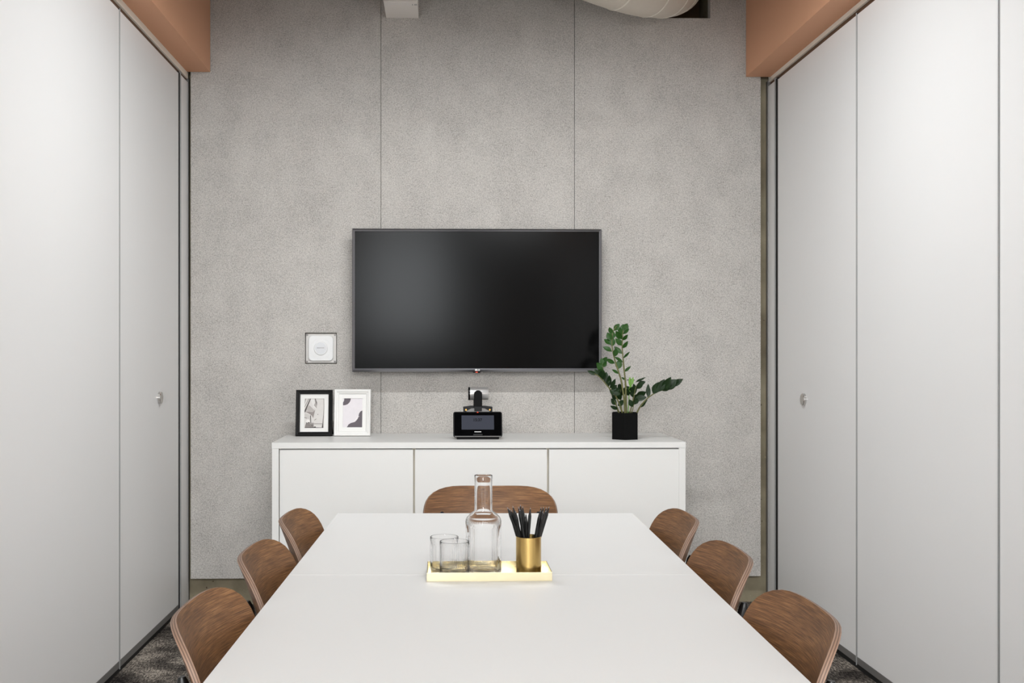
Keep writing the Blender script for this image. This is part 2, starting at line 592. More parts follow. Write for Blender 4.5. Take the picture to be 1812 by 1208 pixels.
# ---- folding partitions left and right
def partition(side):
    left = side < 0
    X = XL if left else XR
    o_ = side                                  # outward direction
    joints = [211.5, -4.0] if left else [1516.0, 1767.5]
    y_end = wall_y(315.8 if left else 1376.3, X)     # panel edge next to the jamb
    y_j = [wall_y(p, X) for p in joints]
    wdt = 1.03
    edges = [y_end] + y_j
    while edges[-1] > YREAR + 0.2:
        edges.append(max(edges[-1] - wdt, YREAR))
    zb, ztop = 0.032, 2.569
    x_in, x_out = X, X + o_ * 0.09
    name = 'wall_left' if left else 'wall_right'
    # dark core of the wall behind the panels
    core = MB().box(min(X + o_ * 0.03, X + o_ * 0.12), max(X + o_ * 0.03, X + o_ * 0.12), YREAR, YC, 0.0, ZC).build(name, M['gap'])
    tag(core, 'pale grey folding partition along the %s side of the room' % ('left' if left else 'right'), 'wall', kind='structure')
    xs = sorted((X, X + o_ * 0.028))
    for i in range(len(edges) - 1):
        y1, y0 = edges[i], edges[i + 1]
        p = box('wall_panel', xs[0], xs[1], y0 + 0.006, y1 - 0.006, zb + 0.022, ztop, M['panel'], core, bevel=0.0015)
        # aluminium edge trims, bottom rail
        xt = sorted((X - o_ * 0.001, X + o_ * 0.026))
        for (ya, yb) in ((y0 + 0.003, y0 + 0.006), (y1 - 0.006, y1 - 0.003)):
            box('edge_trim', xt[0], xt[1], ya, yb, zb, ztop, M['alu'], core)
        box('bottom_rail', xt[0], xt[1], y0 + 0.009, y1 - 0.009, zb - 0.004, zb + 0.022, M['alu_dark'], core)
        # black gasket and rounded seal bead in the joint
        if i > 0:
            xg = sorted((X + o_ * 0.0005, X + o_ * 0.026))
            box('gasket', xg[0], xg[1], y1 - 0.003, y1 + 0.003, zb, ztop + 0.006, M['gap'], core)
            xb = X + o_ * 0.0008
            MB().tube([(xb, y1 + 0.0042, zb - 0.012), (xb, y1 + 0.0042, ztop + 0.008)], 0.0026, 8).build('seal_bead', M['alu'], core, smooth=50)
    xg = sorted((X + o_ * 0.0015, X + o_ * 0.03))
    box('gasket', xg[0], xg[1], y_end - 0.003, wall_y(319.0 if left else 1372.0, X), zb - 0.01, ztop + 0.01, M['gap'], core)
    # jamb post at the back wall
    yj0 = wall_y(319.0 if left else 1372.0, X)
    yj1 = wall_y(334.5 if left else 1353.0, X)
    xs2 = sorted((X, X + o_ * 0.05))
    box('jamb_post', xs2[0], xs2[1], yj0 + 0.008, yj1, 0.012, 2.574, M['panel'], core, bevel=0.002)
    xs3 = sorted((X - o_ * 0.002, X + o_ * 0.05))
    box('jamb_trim', xs3[0], xs3[1], yj0, yj0 + 0.009, 0.004, 2.585, M['alu'], core, bevel=0.001)
    # thin upright angle between jamb and felt
    xs4 = sorted((X - o_ * (0.004 if not left else 0.0), X + o_ * 0.03))
    box('wall_angle', xs4[0], xs4[1], YC - 0.03, YC - 0.004, 0.0, 2.60, M['alu_dark'], core)
    # head track
    xs5 = sorted((X + o_ * 0.0, X + o_ * 0.03))
    box('head_track', xs5[0], xs5[1], YREAR, YC - 0.03, 2.592, 2.628, M['track'], core, bevel=0.002)
    xs6 = sorted((X + o_ * 0.010, X + o_ * 0.034))
    box('head_seal', xs6[0], xs6[1], YREAR, YC - 0.03, 2.566, 2.592, M['wood_dark'], core)
    # bottom seal in shadow
    xs7 = sorted((X + o_ * 0.012, X + o_ * 0.03))
    box('floor_seal', xs7[0], xs7[1], YREAR, YC - 0.002, 0.0, 0.03, M['gap'], core)
    # round metal lock cap
    if left:
        yk, zk = wall_y(281.5, X), None
        zk = at(281.5, 703.5, yk).z
    else:
        yk = wall_y(1423.5, X)
        zk = at(1423.5, 706.5, yk).z
    k = MB().tube([(0, 0, 0), (-o_ * 0.010, 0, 0), (-o_ * 0.012, 0, 0)], [0.027, 0.027, 0.025], 28).build(
        'lock_cap', M['chrome'], core, smooth=40, loc=(X, yk, zk))
    k['label'] = 'round chrome lock cap'
    # painted bulkhead above the partition
    if left:
        xi = at(372.5, 128, YF).x; zbm = at(372.5, 128, YF).z
    else:
        xi = at(1319.5, 136.5, YF).x; zbm = at(1319.5, 136.5, YF).z
    xs8 = sorted((xi, X + o_ * 0.5))
    tr = box('trim_1' if left else 'trim_2', xs8[0], xs8[1], YREAR, YF - 0.006, min(zbm, 2.629), ZC, M['terracotta'])
    tag(tr, 'terracotta painted bulkhead above the %s partition' % ('left' if left else 'right'), 'bulkhead', kind='structure')
    return core


partition(-1)
partition(1)

# unseen beam added above the table to shade the top of the felt wall
bm_ = box('added_shade_beam', XL - 0.1, XR + 0.1, 2.40, 2.62, 2.56, ZC, M['ceil'])
tag(bm_, 'added unseen dark beam shading the top of the felt wall', 'beam', kind='structure')

# wall behind the camera, with the window the daylight comes through
b = MB()
b.box(-3.6, WX0, YREAR - 0.2, YREAR, 0, ZC)
b.box(WX1, 0.62, YREAR - 0.2, YREAR, 0, ZC)
b.box(1.25, 4.0, YREAR - 0.2, YREAR, 0, ZC)
b.box(0.62, 1.25, YREAR - 0.2, YREAR, 2.5, ZC)
b.box(WX0, WX1, YREAR - 0.2, YREAR, 0, WZ0)
b.box(WX0, WX1, YREAR - 0.2, YREAR, WZ1, ZC)
wr = b.build('wall_rear', M['plaster'])
tag(wr, 'wall behind the camera with a window and a door', 'wall', kind='structure')
dr = box('door_1', 0.62, 1.25, YREAR - 0.12, YREAR - 0.06, 0, 2.5, M['brown_wall'])
tag(dr, 'plain door behind the camera', 'door', kind='structure')
wn = MB()
for (x0, x1, z0, z1) in ((WX0, WX1, WZ0, WZ0 + 0.04), (WX0, WX1, WZ1 - 0.04, WZ1), (WX0, WX0 + 0.04, WZ0, WZ1), (WX1 - 0.04, WX1, WZ0, WZ1)):
    wn.box(x0, x1, YREAR - 0.10, YREAR - 0.05, z0, z1)
wo = wn.build('window_1', M['alu'])
tag(wo, 'window behind the camera letting daylight in', 'window', kind='structure')


# ================================================================== CEILING LAMPS
def linear_lamp(x, y, z, length, power, label):
    t = thing('linear_pendant', label, 'lamp', (x, y, z), 0, 'linear pendants over the table')
    L = length / 2
    MB().box(-L, L, -0.035, 0.035, 0.006, 0.06).build('housing', M['fixture_white'], t, bevel=0.003, smooth=40)
    MB().box(-L + 0.01, L - 0.01, -0.028, 0.028, 0.002, 0.006).build('diffuser', M['diffuser'], t)
    for sx in (-0.8, 0.8):
        MB().tube([(L * sx, 0, 0.06), (L * sx, 0, ZC - z)], 0.002, 6).build('cable', M['black_steel'], t)
    lo = area('lamp_light', (0, 0, -0.002), (0, 0, 0), length - 0.02, 0.06, power, LAMP_COL, t)
    return t


MIDX = (XL + XR) / 2
LY, LZ = 3.50, 2.88
linear_lamp(MIDX - 0.28, LY, LZ, 0.52, LAMP_POWER, 'white linear pendant lamp above the left half of the far table')
linear_lamp(MIDX + 0.28, LY, LZ, 0.52, LAMP_POWER, 'white linear pendant lamp above the right half of the far table')


def fill_panel(x, y, z, power, label):  # unseen fill panel, added to throw frontal light on cabinet and felt
    t = thing('added_fill_panel', label, 'lamp', (x, y, z), 0, 'added fill panels behind the camera')
    MB().box(-0.47, 0.47, -0.42, 0.42, 0.006, 0.05).build('housing', M['fixture_white'], t, bevel=0.003, smooth=40)
    MB().box(-0.45, 0.45, -0.40, 0.40, 0.002, 0.006).build('diffuser', M['diffuser'], t)
    for sx in (-0.4, 0.4):
        MB().tube([(sx, 0, 0.05), (sx, 0, ZC - z)], 0.002, 6).build('cable', M['black_steel'], t)
    area('lamp_light', (0, 0, -0.002), (0, 0, 0), 0.9, 0.8, power, LAMP_COL, t)


fill_panel(MIDX - 0.62, -2.3, LZ, FILL_POWER, 'added unseen fill panel on the left behind the camera')
fill_panel(MIDX + 0.62, -2.3, LZ, FILL_POWER, 'added unseen fill panel on the right behind the camera')

# ================================================================== SIDEBOARD
ZS = 0.85
p_f0 = on_z(482.0, 782.3, ZS)
p_f1 = on_z(1215.6, 782.3, ZS)
sx0, sx1, sy0 = p_f0.x, p_f1.x, (p_f0.y + p_f1.y) / 2
sy1 = YF - 0.006
sb = thing('sideboard', 'long white three-door sideboard against the felt wall', 'sideboard', ((sx0 + sx1) / 2, (sy0 + sy1) / 2, 0))
SX, SY = sb.location.x, sb.location.y
hw, hd = (sx1 - sx0) / 2, (sy1 - sy0) / 2
tt = 0.0265


def sbox(name, x0, x1, y0, y1, z0, z1, m_, bevel=0.001):
    return box(name, x0, x1, y0, y1, z0, z1, m_, sb, bevel=bevel)


sbox('top', -hw, hw, -hd, hd, ZS - tt, ZS, M['white'])
sdt = 0.031
sbox('side_panel', -hw + 0.001, -hw + sdt, -hd + 0.001, hd, 0, ZS - tt, M['white'])
sbox('side_panel', hw - sdt, hw - 0.001, -hd + 0.001, hd, 0, ZS - tt, M['white'])
sbox('body', -hw + sdt, hw - sdt, -hd + 0.026, hd - 0.004, 0.06, ZS - tt - 0.001, M['edge'], 0)
sbox('plinth', -hw + sdt, hw - sdt, -hd + 0.05, hd - 0.02, 0.0, 0.06, M['white'], 0)
# three doors; edges taken from the photograph
ypl = sy0
dxs = [(at(494.5, 800, ypl).x - SX, at(731.0, 800, ypl).x - SX), (at(734.2, 800, ypl).x - SX, at(968.2, 800, ypl).x - SX),
       (at(971.6, 800, ypl).x - SX, at(1203.3, 800, ypl).x - SX)]
for (a, c) in dxs:
    d = sbox('door', a, c, -hd + 0.004, -hd + 0.024, 0.065, ZS - tt - 0.006, M['white'])
    # finger-pull lip along the top edge
    ww = (c - a) / 2
    lip = MB().box(-ww + 0.004, ww - 0.004, -0.004, 0.006, 0, 0.004).build('pull_lip', M['alu_dark'], d)
    lip.location = (0, 0.004, ZS - tt - 0.0105 - 0.065 + 0.004)

# ================================================================== TELEVISION
YT = 5.185
tv0 = at(623.0, 404, YT); tv1 = at(1064.8, 657.5, YT)
tvw, tvh = tv1.x - tv0.x, tv0.z - tv1.z
tv = thing('television', 'large wall-mounted flat television with a dark screen', 'television', ((tv0.x + tv1.x) / 2, YT, tv1.z))
bz, bzb = 0.0125, 0.0165
hw2 = tvw / 2
b = MB()
# bezel: sloped profile, four mitred bars
outer = [(-hw2, 0), (hw2, 0), (hw2, tvh), (-hw2, tvh)]
inner = [(-hw2 + bz, bzb), (hw2 - bz, bzb), (hw2 - bz, tvh - bz), (-hw2 + bz, tvh - bz)]
mid = [(-hw2 + bz * .55, bzb * .55), (hw2 - bz * .55, bzb * .55), (hw2 - bz * .55, tvh - bz * .55), (-hw2 + bz * .55, tvh - bz * .55)]
for i in range(4):
    j = (i + 1) % 4
    o0, o1, m0, m1, i0, i1 = outer[i], outer[j], mid[i], mid[j], inner[i], inner[j]
    P = lambda p, y: (p[0], y, p[1])
    b.add([P(o0, .035), P(o1, .035), P(o1, .004), P(o0, .004)], [(0, 1, 2, 3)])
    b.add([P(o0, .004), P(o1, .004), P(m1, -.002), P(m0, -.002)], [(0, 1, 2, 3)])
    b.add([P(m0, -.002), P(m1, -.002), P(i1, .003), P(i0, .003)], [(0, 1, 2, 3)])
    b.add([P(i0, .003), P(i1, .003), P(i1, .008), P(i0, .008)], [(0, 1, 2, 3)])
b.build('bezel', M['gunmetal'], tv)
MB().box(-hw2 + bz * .6, hw2 - bz * .6, 0.006, 0.012, bzb * .6, tvh - bz * .6).build('screen', M['screen'], tv)
MB().box(-hw2 + 0.002, hw2 - 0.002, 0.012, 0.036, 0.002, tvh - 0.002).build('back_cover', M['black_plastic'], tv)
MB().box(-hw2 + 0.12, hw2 - 0.12, 0.036, 0.060, 0.05, tvh - 0.10).build('rear_housing', M['black_plastic'], tv, bevel=0.01, smooth=40)
mt = MB().box(-0.25, 0.25, 0.060, YF - YT, 0.15, 0.40).build('wall_mount', M['black_steel'], tv)
lx = at(843.5, 654.5, YT).x - tv.location.x
lg = MB().tube([(lx - 0.0035, 0.0, bzb * .55), (lx - 0.0035, -0.0035, bzb * .55)], 0.0046, 20).build('logo_disc', M['white_print'], tv)
text_mesh('logo_text', 'LG', 0.0105, M['white_print'], tv, (lx + 0.0085, -0.0035, bzb * .52), bold=0.0004)
ir = MB().prism([(lx - 0.020, 0.0), (lx + 0.020, 0.0), (lx + 0.015, -0.005), (lx - 0.015, -0.005)], 0.002, 0.02).build('sensor_lens', M['black_gloss'], tv)
MB().box(lx - 0.005, lx + 0.005, 0.0005, 0.003, -0.0036, -0.0012).build('power_light', M['red_led'], ir)

# ================================================================== ACCESS POINT IN THE FELT
ap = thing('wireless_access_point', 'square white wireless access point set into the grey felt', 'access point', ((ax0 + ax1) / 2, YF, az0))
aw, ah = ax1 - ax0, az1 - az0
pw, ph = aw * 0.96, ah * 0.95
zc_ = ah * 0.5
MB().box(-pw / 2, pw / 2, 0.010, 0.050, zc_ - ph / 2, zc_ + ph / 2).build('mounting_plate', M['ap_plate'], ap, bevel=0.003, smooth=40)
MB().prism(rounded_rect(pw * .81, ph * .86, 0.020, cz=zc_), -0.002, 0.012).build('cover', M['ap_white'], ap, bevel=0.004, bseg=3, smooth=40)
cz_ = zc_
rg = MB().lathe([(0.0500, -0.002), (0.0500, -0.0035), (0.0495, -0.0035), (0.0495, -0.002)], 48, close=False).build('outer_ring', M['ap_white'], ap, smooth=40)
rg.rotation_euler = (math.pi / 2, 0, 0); rg.location = (0, -0.005, cz_)
dc = MB().lathe([(0.0335, 0.0), (0.0335, 0.004), (0.0320, 0.0055), (0.0285, 0.0055), (0.0280, 0.005)], 48).build('centre_disc', M['ap_white'], ap, smooth=30)
dc.rotation_euler = (math.pi / 2, 0, 0); dc.location = (0, -0.002, cz_)
dd = MB().lathe([(0.0282, 0.0), (0.0282, 0.0006)], 40).build('disc_inset', M['ap_grey'], ap)
dd.rotation_euler = (math.pi / 2, 0, 0); dd.location = (0, -0.0071, cz_)
b = MB()
for (u0, u1) in ((-0.0185, -0.010), (-0.009, -0.004), (-0.003, 0.002), (0.004, 0.010), (0.0115, 0.0165)):
    b.box(u0, u1, -0.0082, -0.0076, cz_ + 0.0005, cz_ + 0.0035)
b.build('printed_mark', M['grey_print'], ap)
for sx in (-1, 1):
    for sz in (-1, 1):
        MB().tube([(sx * (pw / 2 - 0.007), 0.010, cz_ + sz * (ph / 2 - 0.007)), (sx * (pw / 2 - 0.007), 0.006, cz_ + sz * (ph / 2 - 0.007))], 0.0045, 12).build('screw', M['alu_dark'], ap)


# ================================================================== PICTURE FRAMES
def picture_frame(label, x0b, x1b, yb, h_px, cols, art, rz, lean, name='picture_frame', stand_side=0, frame_w=0.022):
    p0 = on_z(x0b, yb, ZS); p1 = on_z(x1b, yb, ZS)
    wd = (p1 - p0).length
    Y = (p0.y + p1.y) / 2
    ht = h_px * Y / F / math.cos(lean)
    t = thing(name, label, 'picture frame', ((p0.x + p1.x) / 2, Y, ZS), rz)
    piv = thing  # noqa
    fm, mm = cols
    tilt = Matrix.Rotation(-lean, 4, 'X')

    def put(o, loc=(0, 0, 0)):
        o.matrix_local = Matrix.Translation(loc) @ tilt
        return o
    h2 = wd / 2
    b = MB()
    prof = [(0.0, 0.0), (0.0, -0.016), (0.003, -0.019), (0.011, -0.017), (0.013, -0.012), (0.018, -0.011), (frame_w, -0.006), (frame_w, 0.0)]
    cor = lambda d: [(-h2 + d, d), (h2 - d, d), (h2 - d, ht - d), (-h2 + d, ht - d)]
    for a in range(len(prof) - 1):
        (d0, y0), (d1, y1) = prof[a], prof[a + 1]
        c0, c1 = cor(d0), cor(d1)
        for i in range(4):
            j = (i + 1) % 4
            b.add([(c0[i][0], y0, c0[i][1]), (c0[j][0], y0, c0[j][1]), (c1[j][0], y1, c1[j][1]), (c1[i][0], y1, c1[i][1])], [(0, 1, 2, 3)])
    put(b.build('moulding', fm, t))
    put(MB().box(-h2 + 0.004, h2 - 0.004, 0.0, 0.003, 0.004, ht - 0.004).build('backing_board', M['black_matte'], t))
    # mat board with a window
    iw, ih = wd - 2 * frame_w, ht - 2 * frame_w
    mx_, mz_ = art['mx'], art['mz']
    b = MB()
    X0, X1, Z0, Z1 = -h2 + frame_w - 0.002, h2 - frame_w + 0.002, frame_w - 0.002, ht - frame_w + 0.002
    a0, a1, c0, c1 = X0 + mx_ * iw, X1 - mx_ * iw, Z0 + mz_[0] * ih, Z1 - mz_[1] * ih
    for r_ in ((X0, X1, Z0, c0), (X0, X1, c1, Z1), (X0, a0, c0, c1), (a1, X1, c0, c1)):
        b.box(r_[0], r_[1], -0.004, -0.001, r_[2], r_[3])
    put(b.build('mat_board', M['mat_board'], t))
    # print: flat shapes laid one over the other
    mats, b = [], MB()
    for k, (col, poly) in enumerate(art['shapes']):
        mname = 'print_tone_%02x%02x%02x' % col
        mm_ = bpy.data.materials.get(mname) or mat(mname, srgb(*col), 0.6, var=0.05, scale=60)
        if mm_ not in mats:
            mats.append(mm_)
        y = -0.0005 - 0.00006 * k
        b.add([(a0 + u * (a1 - a0), y, c0 + v * (c1 - c0)) for (u, v) in poly], [tuple(range(len(poly)))], mats.index(mm_))
    me_o = b.build('print', mats, t)
    put(me_o)
    # easel leg behind
    s0 = stand_side
    lt = Vector((s0 * (h2 - 0.018), math.sin(lean) * ht * 0.42 + 0.004, ht * 0.40))
    lb = Vector((s0 * (h2 - 0.010), 0.085, 0.002))
    wv = Vector((0.012, 0, 0))
    MB().add  # noqa
    q = MB()
    q.add([lt - wv, lt + wv, lb + wv, lb - wv, lt - wv + Vector((0, .003, 0)), lt + wv + Vector((0, .003, 0)), lb + wv + Vector((0, .003, 0)), lb - wv + Vector((0, .003, 0))],
          [(0, 1, 2, 3), (7, 6, 5, 4), (0, 4, 5, 1), (1, 5, 6, 2), (2, 6, 7, 3), (3, 7, 4, 0)])
    q.build('easel_leg', M['black_matte'], t)
    return t


def arc(cx, cy, r, a0, a1, n=10, sy=1.0):
    return [(cx + r * math.cos(math.radians(a0 + (a1 - a0) * k / n)), cy + sy * r * math.sin(math.radians(a0 + (a1 - a0) * k / n))) for k in range(n + 1)]


ship = {'mx': 0.165, 'mz': (0.115, 0.125), 'shapes': [
    ((205, 201, 197), [(0, 0), (1, 0), (1, 1), (0, 1)]),
    ((214, 211, 208), [(0.28, 1), (0.5, 1), (0.62, 0.66), (0.45, 0.7)]),
    ((160, 154, 150), [(0.5, 1), (0.56, 1), (0.62, 0.86), (0.62, 0.66), (0.47, 0.77), (0.53, 0.86)]),
    ((96, 90, 88), [(0.52, 1), (0.55, 1), (0.63, 0.87), (0.63, 0.76), (0.58, 0.86)]),
    ((186, 181, 177), [(0.04, 0.55), (0.26, 0.85), (0.42, 0.74), (0.55, 0.62), (0.44, 0.33), (0.34, 0.44), (0.18, 0.5)]),
    ((206, 202, 199), [(0.2, 0.77), (0.27, 0.85), (0.42, 0.74), (0.52, 0.63), (0.40, 0.56)]),
    ((140, 132, 128), [(0.05, 0.55), (0.2, 0.56), (0.4, 0.54), (0.53, 0.60), (0.45, 0.34), (0.38, 0.42), (0.2, 0.5)]),
    ((172, 166, 162), [(0.09, 0.62), (0.24, 0.78), (0.42, 0.66), (0.52, 0.6), (0.4, 0.56), (0.2, 0.58)]),
    ((190, 186, 182), [(0, 0.51), (0.2, 0.47), (0.3, 0.42), (0.28, 0.26), (0.16, 0.33), (0, 0.35)]),
    ((70, 64, 62), [(0, 0.365), (0.14, 0.335), (0.14, 0.32), (0, 0.345)]),
    ((226, 222, 219), [(0.05, 0.22), (0.2, 0.3), (0.26, 0.25), (0.24, 0.19)]),
    ((74, 68, 66), [(0.04, 0.53), (0.0, 0.53), (0.0, 0.6), (0.27, 1), (0.32, 1)]),
    ((98, 92, 90), [(0.0, 0.7), (0.0, 0.73), (0.2, 1), (0.23, 1)]),
    ((110, 104, 100), [(0.0, 0.85), (0.03, 1), (0.06, 1), (0.0, 0.8)]),
    ((58, 52, 50), [(0.29, 0.43), (0.325, 0.43), (0.345, 0.17), (0.305, 0.17)]),
    ((124, 119, 116), [(0.02, 0.01), (0.47, 0.01), (0.48, 0.18), (0.1, 0.175), (0.05, 0.1)]),
    ((150, 144, 141), [(0.22, 0.165), (0.47, 0.18), (0.47, 0.13), (0.22, 0.135)]),
    ((54, 48, 47), [(0.07, 0.17), (0.11, 0.19), (0.13, 0.17), (0.11, 0.155)]),
    ((54, 48, 47), [(0.17, 0.19), (0.22, 0.2), (0.29, 0.175), (0.24, 0.155)]),
    ((54, 48, 47), [(0.08, 0.13), (0.11, 0.14), (0.12, 0.12), (0.09, 0.115)]),
    ((54, 48, 47), [(0.22, 0.11), (0.25, 0.12), (0.26, 0.1), (0.23, 0.095)]),
    ((54, 48, 47), [(0.36, 0.09), (0.40, 0.1), (0.41, 0.075), (0.37, 0.07)]),
    ((150, 145, 141), [(0.49, 0.13), (0.9, 0.13), (0.9, 0.155), (0.49, 0.155)]),
    ((54, 48, 47), [(0.02, 0), (0.96, 0), (0.96, 0.012), (0.6, 0.02), (0.55, 0.055), (0.46, 0.03), (0.02, 0.018)]),
    ((66, 60, 58), [(0.88, 0), (0.96, 0), (0.955, 0.14), (0.98, 0.42), (0.955, 0.42), (0.93, 0.2)]),
    ((128, 122, 118), [(0.955, 0.42), (0.98, 0.42), (1.0, 0.7), (0.98, 1), (0.965, 1), (0.975, 0.7)]),
    ((96, 90, 88), [(0.66, 0.47), (0.69, 0.48), (0.7, 0.45), (0.67, 0.445)]),
    ((120, 114, 110), [(0.5, 0.27), (0.6, 0.32), (0.605, 0.3), (0.5, 0.25)]),
]}
DK = (88, 80, 86)
abstract_shapes = [((216, 211, 214), [(0, 0), (1, 0), (1, 1), (0, 1)]),
                   (DK, [(0.0, 0.78), (0.0, 0.76)] + [(0.12, 0.768), (0.24, 0.80), (0.33, 0.86), (0.38, 0.93), (0.40, 1.0), (0.06, 1.0), (0.05, 0.92), (0.0, 0.86)]),
                   (DK, [(0.21, 0.0), (1.0, 0.0), (1.0, 0.585), (0.9, 0.55), (0.83, 0.48), (0.80, 0.38), (0.76, 0.29), (0.67, 0.22), (0.56, 0.175), (0.42, 0.15), (0.30, 0.10)])]
for k in range(6):
    u = 0.56 + 0.042 * k
    v = 0.185 + 0.036 * k
    abstract_shapes.append(((244, 242, 240), [(u - 0.02, v + 0.012), (u + 0.06, v + 0.0), (u + 0.10, v + 0.03 + 0.004 * k), (u + 0.065, v + 0.012), (u, v + 0.022)]))
abst = {'mx': 0.155, 'mz': (0.12, 0.125), 'shapes': abstract_shapes}
picture_frame('black picture frame holding a grey ship photograph on the sideboard', 523.5, 588.0, 771.4, 80.5,
              (M['frame_black'], None), ship, math.radians(2.0), math.radians(9), stand_side=0.98, frame_w=0.020)
picture_frame('white picture frame holding an abstract grey print on the sideboard', 591.2, 655.6, 771.2, 81.5,
              (M['frame_white'], None), abst, math.radians(-1.5), math.radians(8), stand_side=0.0, frame_w=0.022)

# ================================================================== CONSOLE AND CAMERA ON THE SIDEBOARD
q0 = on_z(809, 777.0, ZS); q1 = on_z(884, 777.0, ZS)
cn = thing('touch_console', 'black touchscreen conference console showing 15:37', 'console', ((at(845.5, 777, q0.y).x), q0.y + 0.05, ZS))
KY = q0.y
pxm = KY / F
cw = 87 * pxm
lean = math.radians(16)
b = MB()
# front housing, a rounded slab leaning back
fh = 43.5 * pxm / math.cos(lean)
hous = MB().prism(rounded_rect(cw, fh, 0.010, cz=fh / 2), -0.011, 0.011).build('housing', M['black_plastic'], cn, bevel=0.003, bseg=3, smooth=40)
T = Matrix.Translation((0, -0.05, 0.010)) @ Matrix.Rotation(-lean, 4, 'X')
hous.matrix_local = T
fp = MB().prism(rounded_rect(cw * 0.955, fh * 0.93, 0.006, cz=fh * 0.505), -0.0125, -0.0108).build('face_glass', M['black_gloss'], cn)
fp.matrix_local = T
dw, dh = 57.5 * pxm, 24.5 * pxm / math.cos(lean)
dz = fh * 0.56
dp = MB().box(-dw / 2, dw / 2, -0.0131, -0.0125, dz - dh / 2, dz + dh / 2).build('display', M['console_screen'], cn)
dp.matrix_local = T
ck = text_mesh('clock_digits', '15:37', 0.0185, M['dark_print'], cn, (0, 0, 0), bold=0.0005)
ck.matrix_local = T @ Matrix.Translation((-0.001, -0.0134, dz + dh * 0.17)) @ Matrix.Rotation(math.pi / 2, 4, 'X')
bd = MB()
for (u0, u1) in ((-0.0155, -0.0135), (-0.0130, -0.0100), (-0.0095, -0.007), (-0.0065, -0.002), (-0.001, 0.004), (0.0045, 0.0085), (0.009, 0.0155)):
    bd.box(u0, u1, -0.0132, -0.0127, 0, 0.0028)
bdo = bd.build('printed_mark', M['white_print'], cn)
bdo.matrix_local = T @ Matrix.Translation((0, 0, fh * 0.175))
ss = MB().box(-0.021, 0.021, -0.0135, -0.0108, fh * 0.05, fh * 0.105).build('sensor_bar', M['black_plastic'], cn, bevel=0.001, smooth=40)
ss.matrix_local = T
ul = MB().box(-cw * 0.47, cw * 0.47, -0.0116, -0.0100, -0.0005, 0.0018).build('lower_trim', M['alu_dark'], cn)
ul.matrix_local = T
# wedge foot and rear body
MB().prism(rounded_rect(cw * 0.86, 0.010, 0.003, cz=0.005), -0.058, 0.045).build('foot', M['black_matte'], cn)
rb = MB()
rb.add([(-cw * .42, -0.035, 0.008), (cw * .42, -0.035, 0.008), (cw * .42, 0.045, 0.008), (-cw * .42, 0.045, 0.008),
        (-cw * .42, -0.018, fh * 0.8), (cw * .42, -0.018, fh * 0.8), (cw * .42, 0.005, fh * 0.8), (-cw * .42, 0.005, fh * 0.8)],
       [(3, 2, 1, 0), (4, 5, 6, 7), (0, 1, 5, 4), (1, 2, 6, 5), (2, 3, 7, 6), (3, 0, 4, 7)])
rb.build('rear_body', M['black_plastic'], cn)
MB().box(-0.003, 0.003, -0.046, -0.040, fh * 0.985, fh * 1.002).build('indicator', M['red_led'], cn).matrix_local = Matrix.Translation((0, 0.012, 0.006))

# conference camera behind the console
vy = 5.08
vpx = vy / F
vz0 = at(845, 737, vy).z
vc = thing('conference_camera', 'silver and black conference camera behind the console', 'camera', (at(845.5, 730, vy).x, vy, ZS))
zz = lambda py: at(845, py, vy).z - ZS
zt_ = zz(718)
b = MB()
# body block with wing-shaped top plate
MB().prism(rounded_rect(0.11, zz(735), 0.006, cz=zz(735) / 2), -0.03, 0.05).build('base', M['black_matte'], vc, bevel=0.002, smooth=40)
wing = [(-26 * vpx, zz(719.5)), (-13 * vpx, zz(717.8)), (13 * vpx, zz(717.8)), (26 * vpx, zz(719.5)), (25 * vpx, zz(733)), (-25 * vpx, zz(733))]
MB().prism(wing, -0.012, 0.03).build('connector_plate', M['black_plastic'], vc, bevel=0.002, smooth=40)
dome = [(-24 * vpx, zz(732)), (-20 * vpx, zz(726)), (-12 * vpx, zz(722)), (0, zz(720.5)), (12 * vpx, zz(722)), (20 * vpx, zz(726)), (24 * vpx, zz(732))]
MB().prism(dome, -0.030, -0.010).build('turntable', M['alu_dark'], vc, bevel=0.002, smooth=60)
for sx in (-1, 1):
    MB().tube([(sx * 21 * vpx, -0.010, zz(724.5)), (sx * 21 * vpx, -0.016, zz(724.5))], 0.0042, 12).build('connector', M['gold_pin'], vc)
# silver head lying sideways
hx_a, hx_b = -16.5 * vpx, 18.5 * vpx
hz = (zz(685) + zz(707.5)) / 2
hr = (zz(685) - zz(707.5)) / 2
MB().tube([(hx_a + 0.006, 0, hz), (hx_b - 0.004, 0, hz), (hx_b, 0, hz)], [hr, hr, hr * 0.93], 32).build('head', M['silver'], vc, smooth=50)
ln = MB().tube([(hx_a + 0.0065, 0, hz), (hx_a - 0.001, 0, hz), (hx_a - 0.002, 0, hz)], [hr * 1.04, hr * 1.04, hr * 0.9], 32).build('lens_ring', M['black_gloss'], vc, smooth=50)
# black yoke arm in front of the head
yk_ = [(-7.2 * vpx, zz(719)), (7.2 * vpx, zz(719)), (7.2 * vpx, zz(697))]
yk_ += [(7.2 * vpx * math.cos(math.radians(a)), zz(697) + 7.2 * vpx * math.sin(math.radians(a))) for a in range(10, 180, 10)]
yk_ += [(-7.2 * vpx, zz(697))]
MB().prism(yk_, -hr - 0.012, -hr - 0.001).build('yoke', M['black_matte'], vc, bevel=0.0015, smooth=50)
MB().prism(yk_, hr + 0.001, hr + 0.012).build('yoke', M['black_matte'], vc, bevel=0.0015, smooth=50)
MB().box(-6.6 * vpx, 6.6 * vpx, -hr - 0.012, hr + 0.012, zz(726), zz(718.6)).build('yoke_foot', M['black_plastic'], vc)

